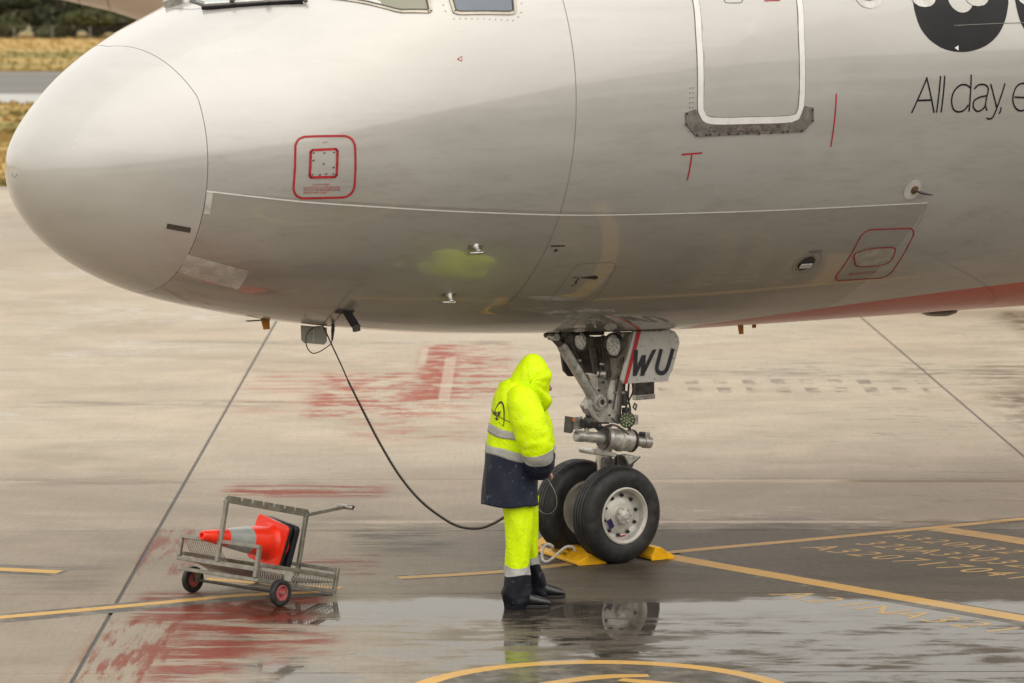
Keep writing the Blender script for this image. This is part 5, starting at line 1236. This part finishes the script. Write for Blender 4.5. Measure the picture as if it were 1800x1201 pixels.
# ---------------------------------------------------------------- traffic cones lying in the cart
M_cone = mat('fluorescent_orange_plastic', (.95, .030, .004), .4, coat=.3, coat_rough=.15, var=.06, scale=8)
M_col = mat('grey_reflective_collar', (.34, .36, .35), .35, coat=.4, var=.08)
M_base = mat('black_rubber_base', (.014, .015, .022), .45, var=.2)
Mc = Matrix.Translation((CA[0], 26.30, 0)) @ Matrix.Rotation(R(48.5), 4, 'Z')
def cone(shift, label, flange, roll=R(25)):
    tip = Vector((-.085, .475, .505)); bs = Vector((.62, .475, .375)); ax_ = (tip-bs).normalized(); Hc = (tip-bs).length
    o = empty('traffic_cone', (0, 0, 0), 0, label, 'cone', 'orange cones in the chock cart')
    z_ = ax_; x_ = Vector((0, 1, 0)); x_ = (x_-z_*x_.dot(z_)).normalized(); y_ = z_.cross(x_)
    M4 = Matrix((x_, y_, z_)).transposed().to_4x4(); M4.translation = bs - ax_*shift
    o.matrix_world = Mc @ M4 @ Matrix.Rotation(roll, 4, 'Z')
    prof = [(.150, .028), (.142, .034), (.128, .05), (.122, .075)]
    rz = lambda z: .122-.087*(z-.075)/(Hc-.075)
    prof += [(rz(z), z) for z in np.linspace(.1, Hc-.02, 10)] + [(.034, Hc-.006), (.028, Hc), (.020, Hc), (.018, Hc-.03), (0, Hc-.03)]
    MB().lathe(prof, (0, 0, 0), (0, 0, 1), 40).build('cone_body', M_cone, o, auto=40)
    MB().lathe([(rz(z)+.0025, z) for z in np.linspace(Hc*.345, Hc*.665, 6)], (0, 0, 0), (0, 0, 1), 40).build('reflective_collar', M_col, o, auto=40)
    pq = rrect([(-.172, -.172), (.172, -.172), (.172, .172), (-.172, .172)], .12, 4)
    if flange: MB().prism([(x, y, .006) for x, y in pq], (0, 0, .026)).build('base_flange', M_cone, o, auto=30, bevel=.006)
    MB().prism([(x*.985, y*.985, -.028) for x, y in pq], (0, 0, .033 if flange else .05)).build('rubber_base', M_base, o, auto=30, bevel=.005)
    return o
cone(0, 'orange traffic cone with grey collar lying on its side in the chock cart', True, R(-13))
cone(.085, 'second cone nested behind the first, only its black base showing', False, R(-10))

# ---------------------------------------------------------------- another airliner far behind, only its tail cone in view
far = empty('parked_airliner', (4, 66, 0), 0, 'beige tail cone of another parked airliner above the airliner nose', 'airliner')
M_f2 = mat('beige_aircraft_paint', (.46, .37, .29), .4, coat=.6, var=.05, scale=.5)
prof = []
X0 = (-6.852,66,3.906)
def ring(x, zbot, ztop, w): return [(x, w*cos(a), (zbot+ztop)/2+(ztop-zbot)/2*sin(a)) for a in np.linspace(0, 2*pi, 41)[:-1]]
x0 = (-6.831,66,3.906)[0]-4; z0 = (-6.831,66,3.906)[2]; xa = (-8.111,66,4.243)[0]-4; za = (-8.111,66,4.243)[2]; xm = (-7.22,66,4.039)[0]-4; zm_ = (-7.22,66,4.034)[2]
rr = [ring(xa-3.2, za+.50, 5.62, .12), ring(xa-2.6, za+.42, 5.72, .35), ring(xa-1.2, za+.22, 5.80, .7), ring(xa, za, 5.84, .98), ring(xm, zm_, 5.87, 1.2), ring(x0, z0, 5.88, 1.4), ring(x0+3, z0-.9, 5.9, 1.7), ring(x0+6.5, 2.0, 5.9, 1.95), ring(x0+9, 1.78, 5.9, 1.975), ring(x0+28, 1.78, 5.9, 1.975), ring(x0+32, 2.2, 5.3, 1.5), ring(x0+33.6, 3.0, 3.7, .4)]
b = MB().grid(np.array(rr), closed_u=True); b.f += [tuple(range(40)), tuple(40*len(rr)-40+k for k in range(40))]; b.mi = [0]*len(b.f)
b.build('fuselage', M_f2, far, auto=50)
xj = (-7.774,66,4.151)[0]-4
for xx_, zl in ((xj, (za+zm_*.6)/1.6), (xm, zm_)):
    hw = np.interp(xx_, [xa, xm], [.98, 1.2]); hz_ = (5.86-zl)/2
    MB().tube([(xx_, -hw*cos(t)*1.004, (5.86+zl)/2+hz_*1.004*sin(t)) for t in np.linspace(-1.5, 1.2, 14)], .008, 4).build('skin_joint', M_seam, far)
MB().prism([(xa-2.2, -.12, 5.8), (xa+3.6, -.12, 5.8), (xa-.6, -.12, 11.5), (xa-2.6, -.12, 11.5)], (0, .24, 0)).build('tail_fin', M_f2, far, smooth=False, bevel=.05)
for sg in (-1, 1): MB().prism([(xa-1.4, sg*.6, 5.1), (xa+1.2, sg*.8, 5.1), (xa-.4, sg*6., 5.7), (xa-1.8, sg*6., 5.7)], (0, 0, .16)).build('tailplane', M_f2, far, smooth=False, bevel=.03)
for xg in (x0+15, x0+29.5):
    for sg in ((-3.8, 3.8) if xg < x0+20 else (0,)):
        MB().tube([(xg, sg, 2.4), (xg, sg, .5)], .12, 10).build('gear_leg', M_gear, far)
        for dx in (-.3, .3): MB().lathe([(.25, -.15), (.5, -.17), (.55, -.08), (.55, .08), (.5, .17), (.25, .15)], (xg, sg+dx, .55), (0, 1, 0), 24, close=True).build('wheel', M_rub, far)
for sg in (-1, 1): MB().prism([(x0+11, sg*1.8, 2.4), (x0+17, sg*1.8, 2.4), (x0+14, sg*16, 3.3), (x0+12.6, sg*16, 3.3)], (0, 0, .35)).build('wing', M_f2, far, smooth=False, bevel=.08)
